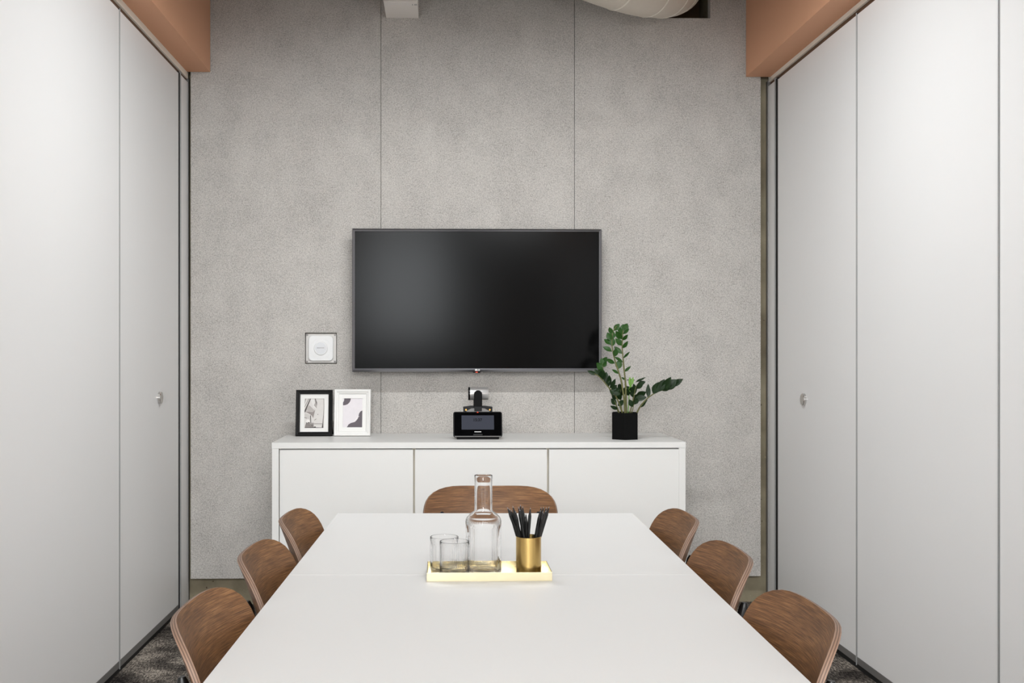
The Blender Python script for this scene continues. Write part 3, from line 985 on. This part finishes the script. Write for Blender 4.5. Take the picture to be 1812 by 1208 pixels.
# ================================================================== PLANT
pv = on_z(1105.5, 778.4, ZS)
psd = 0.0667
PYC = pv.y + psd
pl = thing('potted_plant', 'leafy green plant in a black hexagonal pot on the sideboard', 'plant', (at(1105.8, 778, PYC).x, PYC, ZS))
PH = 48.0 * pv.y / F
b = MB()
hexo = lambda r, z: [(r * math.sin(math.radians(60 * k - 10.5)), -r * math.cos(math.radians(60 * k - 10.5)), z) for k in range(6)]
rings = [hexo(psd, 0), hexo(psd, PH), hexo(psd - 0.004, PH), hexo(psd - 0.004, PH - 0.016)]
vv = [p for r_ in rings for p in r_]
ff = [tuple(range(5, -1, -1))]
for i in range(3):
    for k in range(6):
        k2 = (k + 1) % 6
        ff.append((i * 6 + k, i * 6 + k2, (i + 1) * 6 + k2, (i + 1) * 6 + k))
b.add(vv, ff)
b.build('pot', M['pot'], pl, bevel=0.0008)
b = MB(); b.add(hexo(psd - 0.0042, PH - 0.013) + hexo(psd - 0.0042, PH - 0.03), [(0, 1, 2, 3, 4, 5)] + [(k, (k + 1) % 6, 6 + (k + 1) % 6, 6 + k) for k in range(6)])
b.build('soil', M['soil'], pl)


def pp(px, py, dy=0.0):
    """photo pixel to plant-local point, dy metres in front(-)/behind(+) the pot axis"""
    return at(px, py, PYC + dy) - pl.location


def leaf_mesh(name, base, tip, wd, m_, roll, curl, parent):
    """pointed oval blade folded along its midrib"""
    ax = tip - base
    L = ax.length
    a = ax.normalized()
    view = Vector((0, -1, 0))
    side = a.cross(view)
    if side.length < 1e-3:
        side = Vector((1, 0, 0))
    side.normalize()
    side = (Matrix.Rotation(roll, 3, a) @ side).normalized()
    nr = side.cross(a).normalized()
    prof = [(0.0, 0.04), (0.10, 0.32), (0.24, 0.74), (0.42, 1.0), (0.60, 0.93), (0.78, 0.64), (0.91, 0.28), (1.0, 0.0)]
    vv, ff = [], []
    for (s_, q) in prof:
        c = base + a * (L * s_) + nr * (curl * L * (s_ * (1 - s_)) * 1.2)
        hw_ = q * wd / 2
        fold = nr * (hw_ * 0.28)
        vv += [c - side * hw_ + fold, c, c + side * hw_ + fold]
    for i in range(len(prof) - 1):
        o = i * 3
        ff += [(o, o + 1, o + 4, o + 3), (o + 1, o + 2, o + 5, o + 4)]
    b = MB(); b.add(vv, ff)
    return b.build(name, m_, parent, smooth=70)


U = PYC / F
rnd = random.Random(3)


def stem(pts, r0, r1, leaves, m_='leaf', sm=None):
    """pts: (px, py, dy); leaves: (bx, by, tx, ty, width px, depth of tip, material)"""
    P = [pp(*p) for p in pts]
    # smooth the path
    Q = []
    for i in range(len(P) - 1):
        p0 = P[max(i - 1, 0)]; p1 = P[i]; p2 = P[i + 1]; p3 = P[min(i + 2, len(P) - 1)]
        for k in range(3):
            t = k / 3
            Q.append(0.5 * ((2 * p1) + (-p0 + p2) * t + (2 * p0 - 5 * p1 + 4 * p2 - p3) * t * t + (-p0 + 3 * p1 - 3 * p2 + p3) * t ** 3))
    Q.append(P[-1])
    n = len(Q)
    st = MB().tube(Q, [r0 + (r1 - r0) * i / (n - 1) for i in range(n)], 7).build('stem', sm or M['stem'], pl, smooth=60)
    for lf in leaves:
        bx, by, tx, ty, wpx = lf[:5]
        dt = lf[5] if len(lf) > 5 else rnd.uniform(-0.02, 0.015)
        mm_ = lf[6] if len(lf) > 6 else m_
        bp = pp(bx, by, 0)
        # take the depth of the nearest point of the stem
        bq = min(Q, key=lambda q: (q - bp).xz.length if hasattr(q - bp, 'xz') else (q - bp).length)
        dyb = bq.y
        leaf_mesh('leaf', pp(bx, by, dyb), pp(tx, ty, dyb + dt), wpx * 1.2 * U, M[mm_], rnd.uniform(-0.5, 0.5), rnd.uniform(-0.25, 0.25), st)
    return st


stem([(1108, 733, 0), (1107.5, 705, -.004), (1107, 680, -.006), (1105, 660, -.008), (1102.5, 635, -.008), (1101, 612, -.006), (1101.5, 596, -.004), (1103, 582, 0)], 0.0052, 0.0018, [
    (1106, 672, 1099.5, 667, 3), (1104.6, 658, 1116.5, 647.5, 4.5), (1102.5, 634, 1114.5, 622, 4), (1102.5, 641, 1087, 631, 5.5),
    (1101.2, 626, 1086.5, 612.5, 6.5), (1101.2, 616, 1111.5, 603, 6), (1100.8, 611.5, 1088.5, 598.5, 9), (1101.3, 602, 1111, 591.5, 6),
    (1101, 600, 1089.5, 585, 9.5), (1102, 591, 1113.5, 581, 5), (1101.5, 592, 1092, 577, 8), (1102, 587, 1110.5, 572, 10), (1101.5, 586, 1103, 573, 9)], 'leaf_light')
stem([(1106, 733, -.01), (1105, 712, -.012), (1102, 690, -.012), (1099, 672, -.012), (1094, 656, -.014), (1089, 641, -.014), (1085, 625, -.014), (1083, 610, -.012), (1083, 596, -.01), (1086, 584, -.006), (1091, 577, 0)], 0.0050, 0.0016, [
    (1095, 661, 1082.3, 653.5, 5), (1093, 653.5, 1097, 636, 10.5), (1088, 643, 1072, 634.5, 6.5), (1086.5, 631.5, 1090, 615.5, 9.5), (1083, 622, 1066.5, 613.5, 7.5),
    (1082.5, 613, 1086, 598, 9), (1081, 610, 1069, 599.5, 8.5), (1082, 602, 1074.5, 588, 9), (1082.5, 600, 1085.5, 586, 9), (1083, 592, 1078, 578.5, 9), (1086, 585, 1096.5, 572.5, 8.5)], 'leaf_light')
stem([(1102, 733, -.02), (1096, 715, -.03), (1088, 698, -.04), (1078, 686.5, -.05), (1068, 674.5, -.055), (1060, 666, -.06), (1052, 661, -.06)], 0.0042, 0.0015, [
    (1079, 687, 1089, 669.5, 7), (1077, 684, 1078.5, 663.5, 8), (1073, 680, 1077, 664.5, 9), (1069.5, 676, 1073, 657.5, 8.5), (1066, 672, 1070, 657, 8), (1063, 669, 1065, 655, 8),
    (1060, 666, 1060, 653, 8.5), (1058, 665, 1052, 652.5, 7), (1056, 663, 1039, 655.5, 6), (1081, 690, 1092, 681, 8), (1083, 692, 1097, 688, 9), (1085, 694, 1098, 697, 8), (1080, 688, 1085, 700, 6)])
stem([(1095, 733, .0), (1090, 715, .01), (1084, 702, .015), (1078, 687, .015), (1071, 670, .015), (1067.5, 655, .01), (1066.5, 643, .01)], 0.0034, 0.0012, [
    (1067, 653, 1055.5, 641.5, 9.5), (1067, 650, 1073.5, 639.5, 6), (1066.5, 643, 1074, 631, 8), (1066.5, 645, 1064, 633, 7), (1068, 657, 1056, 650, 8), (1069, 662, 1062, 652, 8)], 'leaf_light')
stem([(1126, 733, -.015), (1131, 722, -.02), (1140, 710, -.03), (1150, 701, -.035), (1163, 693, -.04), (1178, 688, -.04), (1193, 680, -.04), (1204, 673, -.04)], 0.0040, 0.0014, [
    (1146.5, 703.5, 1147, 678.5, 6.5), (1145.8, 704, 1150.5, 687, 5), (1156, 697.5, 1165.5, 675.5, 12), (1163, 694, 1176, 670.5, 12), (1171, 690.5, 1187.5, 666.5, 12.5),
    (1179, 688, 1197, 671, 13), (1187, 684, 1209, 670, 9), (1178, 689, 1198, 678.5, 9), (1170, 691, 1190, 682, 8), (1135, 716, 1146, 707, 4), (1131, 721, 1144, 709, 6), (1192, 680, 1202, 670, 6)])
stem([(1114, 733, .01), (1118, 716, .015), (1122, 700, .02), (1125, 685, .02), (1131, 676, .02)], 0.0032, 0.0012, [
    (1125, 700, 1143.5, 693, 11), (1123, 705, 1144.5, 703, 10), (1124, 697, 1121, 678, 8), (1126, 688, 1139, 675, 8), (1128, 680, 1142.5, 675, 7), (1125, 676, 1143, 667, 3.2), (1125, 676, 1138, 669, 3),
    (1121, 704, 1114, 687, 9), (1119, 710, 1128, 697, 9), (1122, 700, 1108, 682, 8), (1124, 672, 1108, 672, 2.5)])
stem([(1097, 733, -.02), (1094, 725, -.03), (1090, 715, -.035), (1087, 708, -.035)], 0.0030, 0.0012, [
    (1094.5, 724, 1079.5, 717.5, 6), (1091, 716, 1081, 705, 9), (1093, 718, 1103, 707.5, 8), (1088, 709, 1084, 697, 7)])
stem([(1111, 733, .012), (1112.5, 712, .012), (1113.5, 695, .012), (1116, 682, .012)], 0.0026, 0.0016, [
    (1115, 684, 1114.8, 666, 4.5, 0, 'leaf_young'), (1117, 683, 1120.5, 666.5, 4.5, 0, 'leaf_young'), (1113.5, 694, 1117, 680, 5, 0, 'leaf_young'), (1113, 692, 1121, 684, 8), (1113, 700, 1106, 686, 8)], sm=M['leaf_young'])
stem([(1101, 733, .02), (1099, 716, .025), (1098, 700, .03), (1098, 688, .03)], 0.0028, 0.0012, [
    (1099, 702, 1096.5, 678, 11), (1099, 708, 1091, 692, 8), (1098.5, 700, 1107, 684, 9), (1098, 690, 1094, 679, 6)])
stem([(1117, 733, -.02), (1120, 722, -.025), (1122, 712, -.03)], 0.0028, 0.0012, [
    (1121, 716, 1128, 704, 8), (1122, 712, 1131, 708, 7), (1120, 720, 1113, 706, 8)])

# ================================================================== TABLES
PHI = TH + math.atan((822.0 - CX) / F)
ta = Vector((math.sin(PHI), math.cos(PHI), 0))
tb = Vector((math.cos(PHI), -math.sin(PHI), 0))
ZT = 0.74
LAT0, LAT1 = -0.3985, 0.5280
ALF, ALM = 3.373, 2.432
ALN = ALM - (ALF - ALM)


def TP(lat, al, z=0.0):
    return tb * lat + ta * al + Vector((0, 0, z))


def table(label, a0, a1):
    c = TP((LAT0 + LAT1) / 2, (a0 + a1) / 2)
    t = thing('meeting_table', label, 'table', c, -PHI, 'white meeting tables pushed together')
    hw_, hl = (LAT1 - LAT0) / 2, (a1 - a0) / 2
    MB().box(-hw_, hw_, -hl, hl, ZT - 0.024, ZT).build('tabletop', M['table'], t, bevel=0.0012, smooth=40)
    # pedestal frame down the middle, clear of the chairs
    MB().box(-0.03, 0.03, -hl + 0.10, hl - 0.10, ZT - 0.064, ZT - 0.024).build('support_beam', M['white'], t)
    for sy_ in (-1, 1):
        MB().box(-hw_ + 0.08, hw_ - 0.08, sy_ * 0.12 - 0.025, sy_ * 0.12 + 0.025, ZT - 0.052, ZT - 0.024).build('support_arm', M['white'], t)
        MB().box(-0.03, 0.03, sy_ * 0.12 - 0.03, sy_ * 0.12 + 0.03, 0.02, ZT - 0.064).build('column', M['white'], t, bevel=0.002, smooth=40)
    MB().box(-0.07, 0.07, -hl + 0.20, hl - 0.22, 0.0, 0.02).build('foot_plate', M['white'], t, bevel=0.002, smooth=40)
    return t


table('far white meeting table next to the sideboard', ALM + 0.0006, ALF)
table('near white meeting table at the bottom of the picture', ALN, ALM - 0.0006)


# ================================================================== CHAIRS
def shell(outline, surf, thick, name, parent, face_m, edge=(0, 1, 0, 1, 0)):
    """bent plywood: outline in (u, v), surf(u, v) -> point, normal"""
    n = len(outline)
    cu = sum(p[0] for p in outline) / n
    cv = sum(p[1] for p in outline) / n
    b = MB()
    vv, ff, mi = [], [], []
    scal = [1.0, 0.985, 0.94, 0.84, 0.68, 0.50, 0.30, 0.12]

    def ringpts(s_, off):
        out = []
        for (u, v) in outline:
            p, nr = surf(cu + (u - cu) * s_, cv + (v - cv) * s_)
            out.append(p + nr * off)
        return out
    def quads(a, c):
        return [(a + k, a + (k + 1) % n, c + (k + 1) % n, c + k) for k in range(n)]
    base = 0
    ids = []
    for sgn in (1, -1):
        cur = []
        for s_ in scal:
            s2 = s_ if s_ < 1 else 0.9945
            cur.append(len(vv))
            vv += ringpts(s2, sgn * thick / 2)
        for a, c in zip(cur[:-1], cur[1:]):
            q = quads(a, c); ff += q; mi += [0] * len(q)
        ff.append(tuple(cur[-1] + k for k in range(n))); mi.append(0)
        ids.append(cur)
    # edge: plies
    m_ = len(edge)
    prev = ids[0][0]
    for i in range(1, m_ + 1):
        if i == m_:
            nxt = ids[1][0]
        else:
            nxt = len(vv)
            off = thick / 2 - thick * i / m_
            vv += ringpts(1.0, off)
        q = quads(prev, nxt); ff += q; mi += [1 + edge[i - 1]] * len(q)
        prev = nxt
    o = len(b.v)
    b.v += [tuple(p) for p in vv]
    b.f += [list(f) for f in ff]
    b.m += mi
    return b.build(name, [face_m, M['ply_a'], M['ply_b']], parent, smooth=35)


BW = 0.217                 # half width of the backrest
BZ0, BZ1 = 0.535, 0.8085
BY = -0.205


def back_y(u, z):
    dz = z - 0.62
    wrap = 0.050 * (abs(u) / BW) ** 2.2
    ln_ = 0.20 * dz + 0.62 * dz * dz * (1 if dz > 0 else -0.3)
    return BY + wrap - ln_


def back_surf(u, z):
    p = Vector((u, back_y(u, z), z))
    e = 1e-3
    du = Vector((e * 2, back_y(u + e, z) - back_y(u - e, z), 0))
    dv = Vector((0, back_y(u, z + e) - back_y(u, z - e), e * 2))
    nr = du.cross(dv).normalized()
    if nr.y < 0:
        nr = -nr
    return p, nr


def seat_z(x, y):
    return 0.445 + 0.018 * (x / 0.21) ** 2 - 0.030 * max(0, (y - 0.13) / 0.11) ** 2 + 0.05 * max(0, (-y - 0.12) / 0.09) ** 2


def seat_surf(x, y):
    p = Vector((x, y, seat_z(x, y)))
    e = 1e-3
    du = Vector((2 * e, 0, seat_z(x + e, y) - seat_z(x - e, y)))
    dv = Vector((0, 2 * e, seat_z(x, y + e) - seat_z(x, y - e)))
    return p, du.cross(dv).normalized()


def super_outline(hw_, z0, z1, n=72):
    """rounded trapezoid: wide soft upper corners, sides drawing in a little downwards"""
    cz, hh = (z0 + z1) / 2, (z1 - z0) / 2
    pts = []
    for k in range(n):
        a = 2 * math.pi * k / n
        c, s_ = math.cos(a), math.sin(a)
        e = 4.5
        r = (abs(c) ** e + abs(s_) ** e) ** (-1 / e)
        u, v = r * c, r * s_
        uu = hw_ * u * (1 - 0.05 * max(0, -v))
        zz_ = cz + hh * v
        if v > 0.9:
            zz_ -= 0.0035 * (1 - min(1, abs(u) / 0.6) ** 2)
        pts.append((uu, zz_))
    return pts


def make_chair():
    t = thing('plywood_chair', '', 'chair', (0, 0, 0), 0, 'brown plywood chairs around the tables')
    shell(super_outline(BW, BZ0, BZ1), back_surf, 0.0105, 'backrest', t, M['wood_x'])
    so = [(x * 0.985, y) for (x, y) in rounded_rect(0.42, 0.36, 0.07, 10, 0, 0.005)]
    shell(so, seat_surf, 0.0105, 'seat', t, M['wood_x'])
    for sx in (-1, 1):
        # rear leg rising behind the backrest
        ub = sx * 0.158
        pts = [(sx * 0.205, -0.235, 0.006), (sx * 0.195, -0.215, 0.25), (sx * 0.180, -0.202, 0.42), (sx * 0.166, back_y(ub, 0.56) - 0.022, 0.56),
               (ub, back_y(ub, 0.65) - 0.020, 0.65), (ub, back_y(ub, 0.718) - 0.019, 0.718), (ub, back_y(ub, 0.728) - 0.017, 0.728)]
        MB().tube(pts, [0.010] * 6 + [0.006], 12).build('rear_leg', M['black_steel'], t, smooth=50)
        MB().tube([(sx * 0.200, 0.185, 0.006), (sx * 0.180, 0.165, 0.432)], 0.010, 12).build('front_leg', M['black_steel'], t, smooth=50)
        MB().tube([(sx * 0.180, 0.165, 0.420), (sx * 0.180, -0.200, 0.420)], 0.009, 10).build('seat_rail', M['black_steel'], t, smooth=50)
    MB().tube([(-0.18, -0.19, 0.425), (0.18, -0.19, 0.425)], 0.009, 10).build('cross_bar', M['black_steel'], t, smooth=50)
    return t


chair0 = make_chair()
first = [True]


def place_chair(lat, al, rz, label):
    o = chair0 if first[0] else copy_tree(chair0)
    first[0] = False
    o.location = TP(lat, al)
    o.rotation_euler = (0, 0, rz - PHI)
    o['label'] = label
    return o


NX = 0.226                 # distance from chair origin to the outer top corner
for (xn, al, lab) in ((0.573, 2.671, 'far'), (0.573, 2.153, 'middle'), (0.571, 1.623, 'near')):
    txt = {'far': 'brown plywood chair at the right table edge, the one closest to the sideboard',
           'middle': 'brown plywood chair at the right table edge, second from the sideboard',
           'near': 'brown plywood chair at the right table edge, nearest the camera'}[lab]
    place_chair(xn - NX + 0.004, al + 0.217, math.pi / 2, txt)
for (xn, al, lab) in ((-0.451, 2.676, 'far'), (-0.451, 2.169, 'middle'), (-0.449, 1.646, 'near')):
    txt = {'far': 'brown plywood chair at the left table edge, the one closest to the sideboard',
           'middle': 'brown plywood chair at the left table edge, second from the sideboard',
           'near': 'brown plywood chair at the left table edge, nearest the camera'}[lab]
    place_chair(xn + NX, al + 0.217, -math.pi / 2, txt)
# chair at the head of the table
he = at(867.0, 880, 3.51)
lat_e = he.dot(tb)
ec = place_chair(lat_e, 3.51 - 0.235, math.pi, 'brown plywood chair at the far table end in front of the sideboard')
for sx in (-1, 1):
    pz, nz = back_surf(sx * 0.158, 0.722)
    MB().tube([pz + nz * 0.0055, pz + nz * 0.0095, pz + nz * 0.0105], [0.0068, 0.006, 0.004], 14).build('bolt', M['black_steel'], ec, smooth=50)

# ================================================================== TRAY AND WHAT STANDS ON IT
tf0 = on_z(755.2, 1028.0, ZT); tf1 = on_z(977.4, 1028.0, ZT)
trw = (tf1 - tf0).length
trd = 0.131
trz = 0.0192
tang = math.atan2(tf1.y - tf0.y, tf1.x - tf0.x)
tray = thing('brass_tray', 'shallow rectangular polished brass tray on the white table', 'tray', ((tf0 + tf1) / 2 + Vector((0, trd / 2, 0))).to_tuple()[:2] + (ZT,), tang * 0)
hw3, hd3 = trw / 2, trd / 2
MB().box(-hw3 + 0.0012, hw3 - 0.0012, -hd3 + 0.0012, hd3 - 0.0012, 0.0003, 0.0018).build('tray_base', M['brass_tray'], tray)
for (x0, x1, y0, y1) in ((-hw3, hw3, -hd3, -hd3 + 0.0012), (-hw3, hw3, hd3 - 0.0012, hd3), (-hw3, -hw3 + 0.0012, -hd3 + 0.0012, hd3 - 0.0012), (hw3 - 0.0012, hw3, -hd3 + 0.0012, hd3 - 0.0012)):
    MB().box(x0, x1, y0, y1, 0.0, trz).build('tray_wall', M['brass_tray'], tray, bevel=0.0003)
ZTR = ZT + 0.0019
YTR = tray.location.y


def ribs(n, amp, z0=-1, z1=9):
    def fn(r, z, a):
        return amp * math.cos(n * a) if z0 < z < z1 else 0.0
    return fn


def tumbler(cx_px, Y, R, label):
    t = thing('drinking_glass', label, 'glass', (at(cx_px, 960, Y).x, Y, ZTR), 0, 'ribbed glasses on the tray')
    hgt = 0.0785
    tw = 0.0012
    outer = [(0.0, 0.0), (R * 0.55, 0.0), (R * 0.80, 0.0003), (R * 0.93, 0.002), (R * 0.985, 0.006), (R, 0.012)] + [(R, 0.012 + (hgt - 0.012) * k / 8) for k in range(1, 9)]
    rim = [(R - tw * 0.15, hgt + 0.0006), (R - tw * 0.5, hgt + 0.0009), (R - tw * 0.85, hgt + 0.0006)]
    inner = [(R - tw, hgt - (hgt - 0.016) * k / 6) for k in range(0, 7)] + [(R * 0.90, 0.0105), (R * 0.75, 0.0078), (R * 0.45, 0.0066), (0.0, 0.0062)]
    prof = [(max(r, 0.0002), z) for r, z in outer + rim + inner]
    nr_ = 60
    rb_ = lambda r, z, a: (0.00030 * math.cos(nr_ * a) if (r >= R - 0.0001 and 0.010 < z < hgt - 0.004) else 0.0)
    MB().lathe(prof, nr_ * 4, rb_).build('glass_body', M['glass'], t, smooth=40)
    return t


tumbler(804.3, YTR - 0.022, 0.0331, 'front one of the two ribbed drinking glasses on the brass tray')
tumbler(786.2, YTR + 0.038, 0.0325, 'rear one of the two ribbed drinking glasses on the brass tray')

# carafe
CY_ = YTR + 0.012
cf = thing('glass_carafe', 'tall ribbed clear glass carafe on the brass tray', 'carafe', (at(855.4, 950, CY_).x, CY_, ZTR))
R = 0.0403
RN = 0.0204
zc2 = lambda py: at(855, py, CY_).z - ZTR
z_top, z_nk, z_sh = zc2(841.0), zc2(904.0), zc2(918.0)
tw = 0.0019
outer = [(0.0, 0.004), (R * 0.5, 0.003), (R * 0.80, 0.0006), (R * 0.90, 0.0), (R * 0.965, 0.0018), (R, 0.007)] + [(R, 0.007 + (z_sh - 0.011) * k / 8) for k in range(1, 9)]
outer += [(R * 0.985, z_sh + 0.001), (R * 0.93, z_sh + 0.005), (R * 0.78, z_sh + 0.0115), (RN + 0.006, z_nk - 0.0028), (RN + 0.0018, z_nk), (RN, z_nk + 0.003)]
outer += [(RN, z_nk + 0.003 + (z_top - z_nk - 0.003) * k / 5) for k in range(1, 6)]
rim = [(RN - tw * 0.2, z_top + 0.0008), (RN - tw * 0.5, z_top + 0.001), (RN - tw * 0.8, z_top + 0.0008)]
RNi = RN - 0.0026
inner = [(RNi, z_top - (z_top - z_nk - 0.003) * k / 5) for k in range(0, 6)]
inner += [(RNi + 0.002, z_nk - 0.0005), (RN + 0.0045, z_nk - 0.0048), (R * 0.76, z_sh + 0.0092), (R * 0.905, z_sh + 0.003), (R - tw, z_sh - 0.004)]
inner += [(R - tw, z_sh - 0.004 - (z_sh - 0.018) * k / 6) for k in range(1, 7)]
inner += [(R * 0.90, 0.0095), (R * 0.7, 0.0085), (R * 0.4, 0.0085), (0.0, 0.0088)]
prof = [(max(r, 0.0002), z) for r, z in outer + rim + inner]
nr_ = 72
rbc = lambda r, z, a: (0.00034 * math.cos(nr_ * a) if (r >= R - 0.0001 and 0.006 < z < z_sh + 0.002) else 0.0)
MB().lathe(prof, nr_ * 4, rbc).build('glass_body', M['glass'], cf, smooth=40)
# pencil cup
PYc = YTR - 0.012
pc = thing('pencil_cup', 'brushed brass pencil cup standing on the brass tray', 'pencil cup', (at(935.2, 980, PYc).x, PYc, ZTR))
RC = 22.4 * PYc / F
zp = at(935, 952.0, PYc - RC).z - ZTR
MB().lathe([(0.0002, 0.0), (RC - 0.001, 0.0), (RC, 0.001), (RC, zp - 0.0004), (RC - 0.0004, zp), (RC - 0.0011, zp), (RC - 0.0015, zp - 0.0005), (RC - 0.0015, 0.0025), (0.0002, 0.0025)], 64).build('cup_body', M['brass'], pc, smooth=40)

# pencils: lower end in the cup, sharpened tip up
PL = 0.150
pr = 0.0036
pencil0 = thing('pencil', 'sharpened black pencil standing tip up in the brass cup', 'pencil', (0, 0, 0), 0, 'black pencils in the brass cup')
b = MB()
b.lathe([(pr, 0.0), (pr, PL - 0.019)], 6)
b.build('pencil_body', M['pencil'], pencil0)
b = MB(); b.lathe([(pr * 0.97, PL - 0.019), (0.0011, PL - 0.004)], 10)
b.build('sharpened_cone', M['pencil_wood'], pencil0, smooth=60)
b = MB(); b.lathe([(0.0011, PL - 0.004), (0.0002, PL)], 8)
b.build('graphite_tip', M['graphite'], pencil0, smooth=60)
# tips (px, py, depth offset)
tips = [(897.6, 897.0, -.010), (901.0, 899.5, .006), (907.2, 894.5, -.004), (904.3, 901.5, .016), (912.3, 903.5, -.018), (917.3, 896.0, .004), (920.8, 892.2, .014), (924.8, 895.0, .020), (919.5, 900.5, -.014),
        (930.5, 907.5, -.020), (938.7, 897.6, .010), (957.6, 896.4, .004), (962.0, 895.8, .014), (967.2, 896.8, -.006), (971.8, 895.6, .008), (956.6, 902.0, -.012), (961.0, 904.0, -.018), (966.5, 902.5, -.014)]
firstp = True
tips.sort(key=lambda t_: t_[0])
ORD = ['leftmost', 'second', 'third', 'fourth', 'fifth', 'sixth', 'seventh', 'eighth', 'ninth', 'tenth', 'eleventh', 'twelfth', 'thirteenth', 'fourteenth', 'fifteenth', 'sixteenth', 'seventeenth', 'rightmost']
ri = RC - 0.0015 - pr - 0.0006
cup = Vector((pc.location.x, pc.location.y, ZTR + 0.0028))
rp = random.Random(11)
slots = []
for ip, (tx, ty, dy_) in enumerate(tips):
    tip = at(tx, ty, PYc + dy_)
    # where the pencil leans on the rim: rim point on the side of the tip
    off = Vector((tip.x - cup.x, tip.y - cup.y))
    topc = Vector((off.x, off.y)) * 0.5
    if topc.length > ri:
        topc = topc.normalized() * ri
    h_tip = tip.z - cup.z
    # line from tip through rim point down to the cup floor
    rim_z = zp - 0.003
    k = (h_tip) / (h_tip - rim_z) if h_tip > rim_z else 2
    foot = off + (topc - off) * k
    if foot.length > ri:
        foot = foot.normalized() * ri
    # keep feet apart
    for _ in range(60):
        ok = True
        for s_ in slots:
            if (foot - s_).length < pr * 1.9:
                ok = False
        if ok:
            break
        aa, rr = rp.uniform(0, 6.283), math.sqrt(rp.random()) * ri
        cand = Vector((math.cos(aa) * rr, math.sin(aa) * rr))
        foot = foot.lerp(cand, 0.35)
    slots.append(foot.copy())
    fpt = Vector((cup.x + foot.x, cup.y + foot.y, cup.z + 0.0012))
    d = (tip - fpt).normalized()
    o = pencil0 if firstp else copy_tree(pencil0)
    firstp = False
    o['label'] = ('%s black pencil in the brass cup, by its tip' % ORD[ip]) if ip in (0, 17) else ('%s black pencil from the left in the brass cup, by its tip' % ORD[ip])
    o.rotation_mode = 'QUATERNION'
    o.rotation_quaternion = Vector((0, 0, 1)).rotation_difference(d)
    ln_ = (tip - fpt).length
    o.location = fpt
    o.scale = (1, 1, ln_ / PL)

# ================================================================== HIGH UP ON THE BACK WALL
# white box fixed to the wall
yb0, yb1 = 5.055, YF - 0.001
z_b = at(712, 32.2, yb1).z
xb0, xb1 = at(683.3, 32, yb1).x, at(741.0, 32, yb1).x
bx = thing('wall_box', 'white rectangular box high on the felt wall, printed 18', 'box', ((xb0 + xb1) / 2, (yb0 + yb1) / 2, z_b))
hwb, hdb = (xb1 - xb0) / 2, (yb1 - yb0) / 2
MB().box(-hwb, hwb, -hdb, hdb, 0, 0.16).build('casing', M['fixture_white'], bx, bevel=0.002, smooth=40)
MB().box(-hwb - 0.001, hwb + 0.001, -hdb - 0.003, -hdb + 0.0015, 0.004, 0.158).build('front_cover', M['fixture_white'], bx, bevel=0.001, smooth=40)
tl = text_mesh('printed_number', '18', 0.030, M['grey_print'], bx, (hwb * 0.78, -hdb + 0.030, -0.0003), rot=(math.pi, 0, 0))

# white wrapped duct bending into the hole in the wall
DY0 = 4.98
dr_ = 0.150
ctr = []
A = at(905, -118, 4.75); B_ = at(1040, -62, 4.86); Cc = at(1120, -34, 4.98); D_ = at(1168, -26, 5.10); E_ = at(1187, -28, 5.22); G_ = at(1192, -30, 5.36); H_ = at(1194, -31, 5.48)
path = [A, B_, Cc, D_, E_, G_, H_]
Q = []
for i in range(len(path) - 1):
    p0 = path[max(i - 1, 0)]; p1 = path[i]; p2 = path[i + 1]; p3 = path[min(i + 2, len(path) - 1)]
    for k in range(6):
        t = k / 6
        Q.append(0.5 * ((2 * p1) + (-p0 + p2) * t + (2 * p0 - 5 * p1 + 4 * p2 - p3) * t * t + (-p0 + 3 * p1 - 3 * p2 + p3) * t ** 3))
Q.append(path[-1])
du = thing('air_duct', 'white wrapped air duct bending into a dark hole in the wall', 'duct', Q[0])
rel = [q - Q[0] for q in Q]
MB().tube(rel, dr_, 40).build('duct_body', M['duct'], du, smooth=60)
for i in (4, 10, 15, 19, 23, 27):
    t_ = (rel[i + 1] - rel[i - 1]).normalized()
    MB().tube([rel[i] - t_ * 0.004, rel[i] - t_ * 0.003, rel[i] + t_ * 0.003, rel[i] + t_ * 0.004], [dr_ - 0.002, dr_ + 0.002, dr_ + 0.002, dr_ - 0.002], 40, cap=False).build('tape_seam', M['tape'], du, smooth=60)
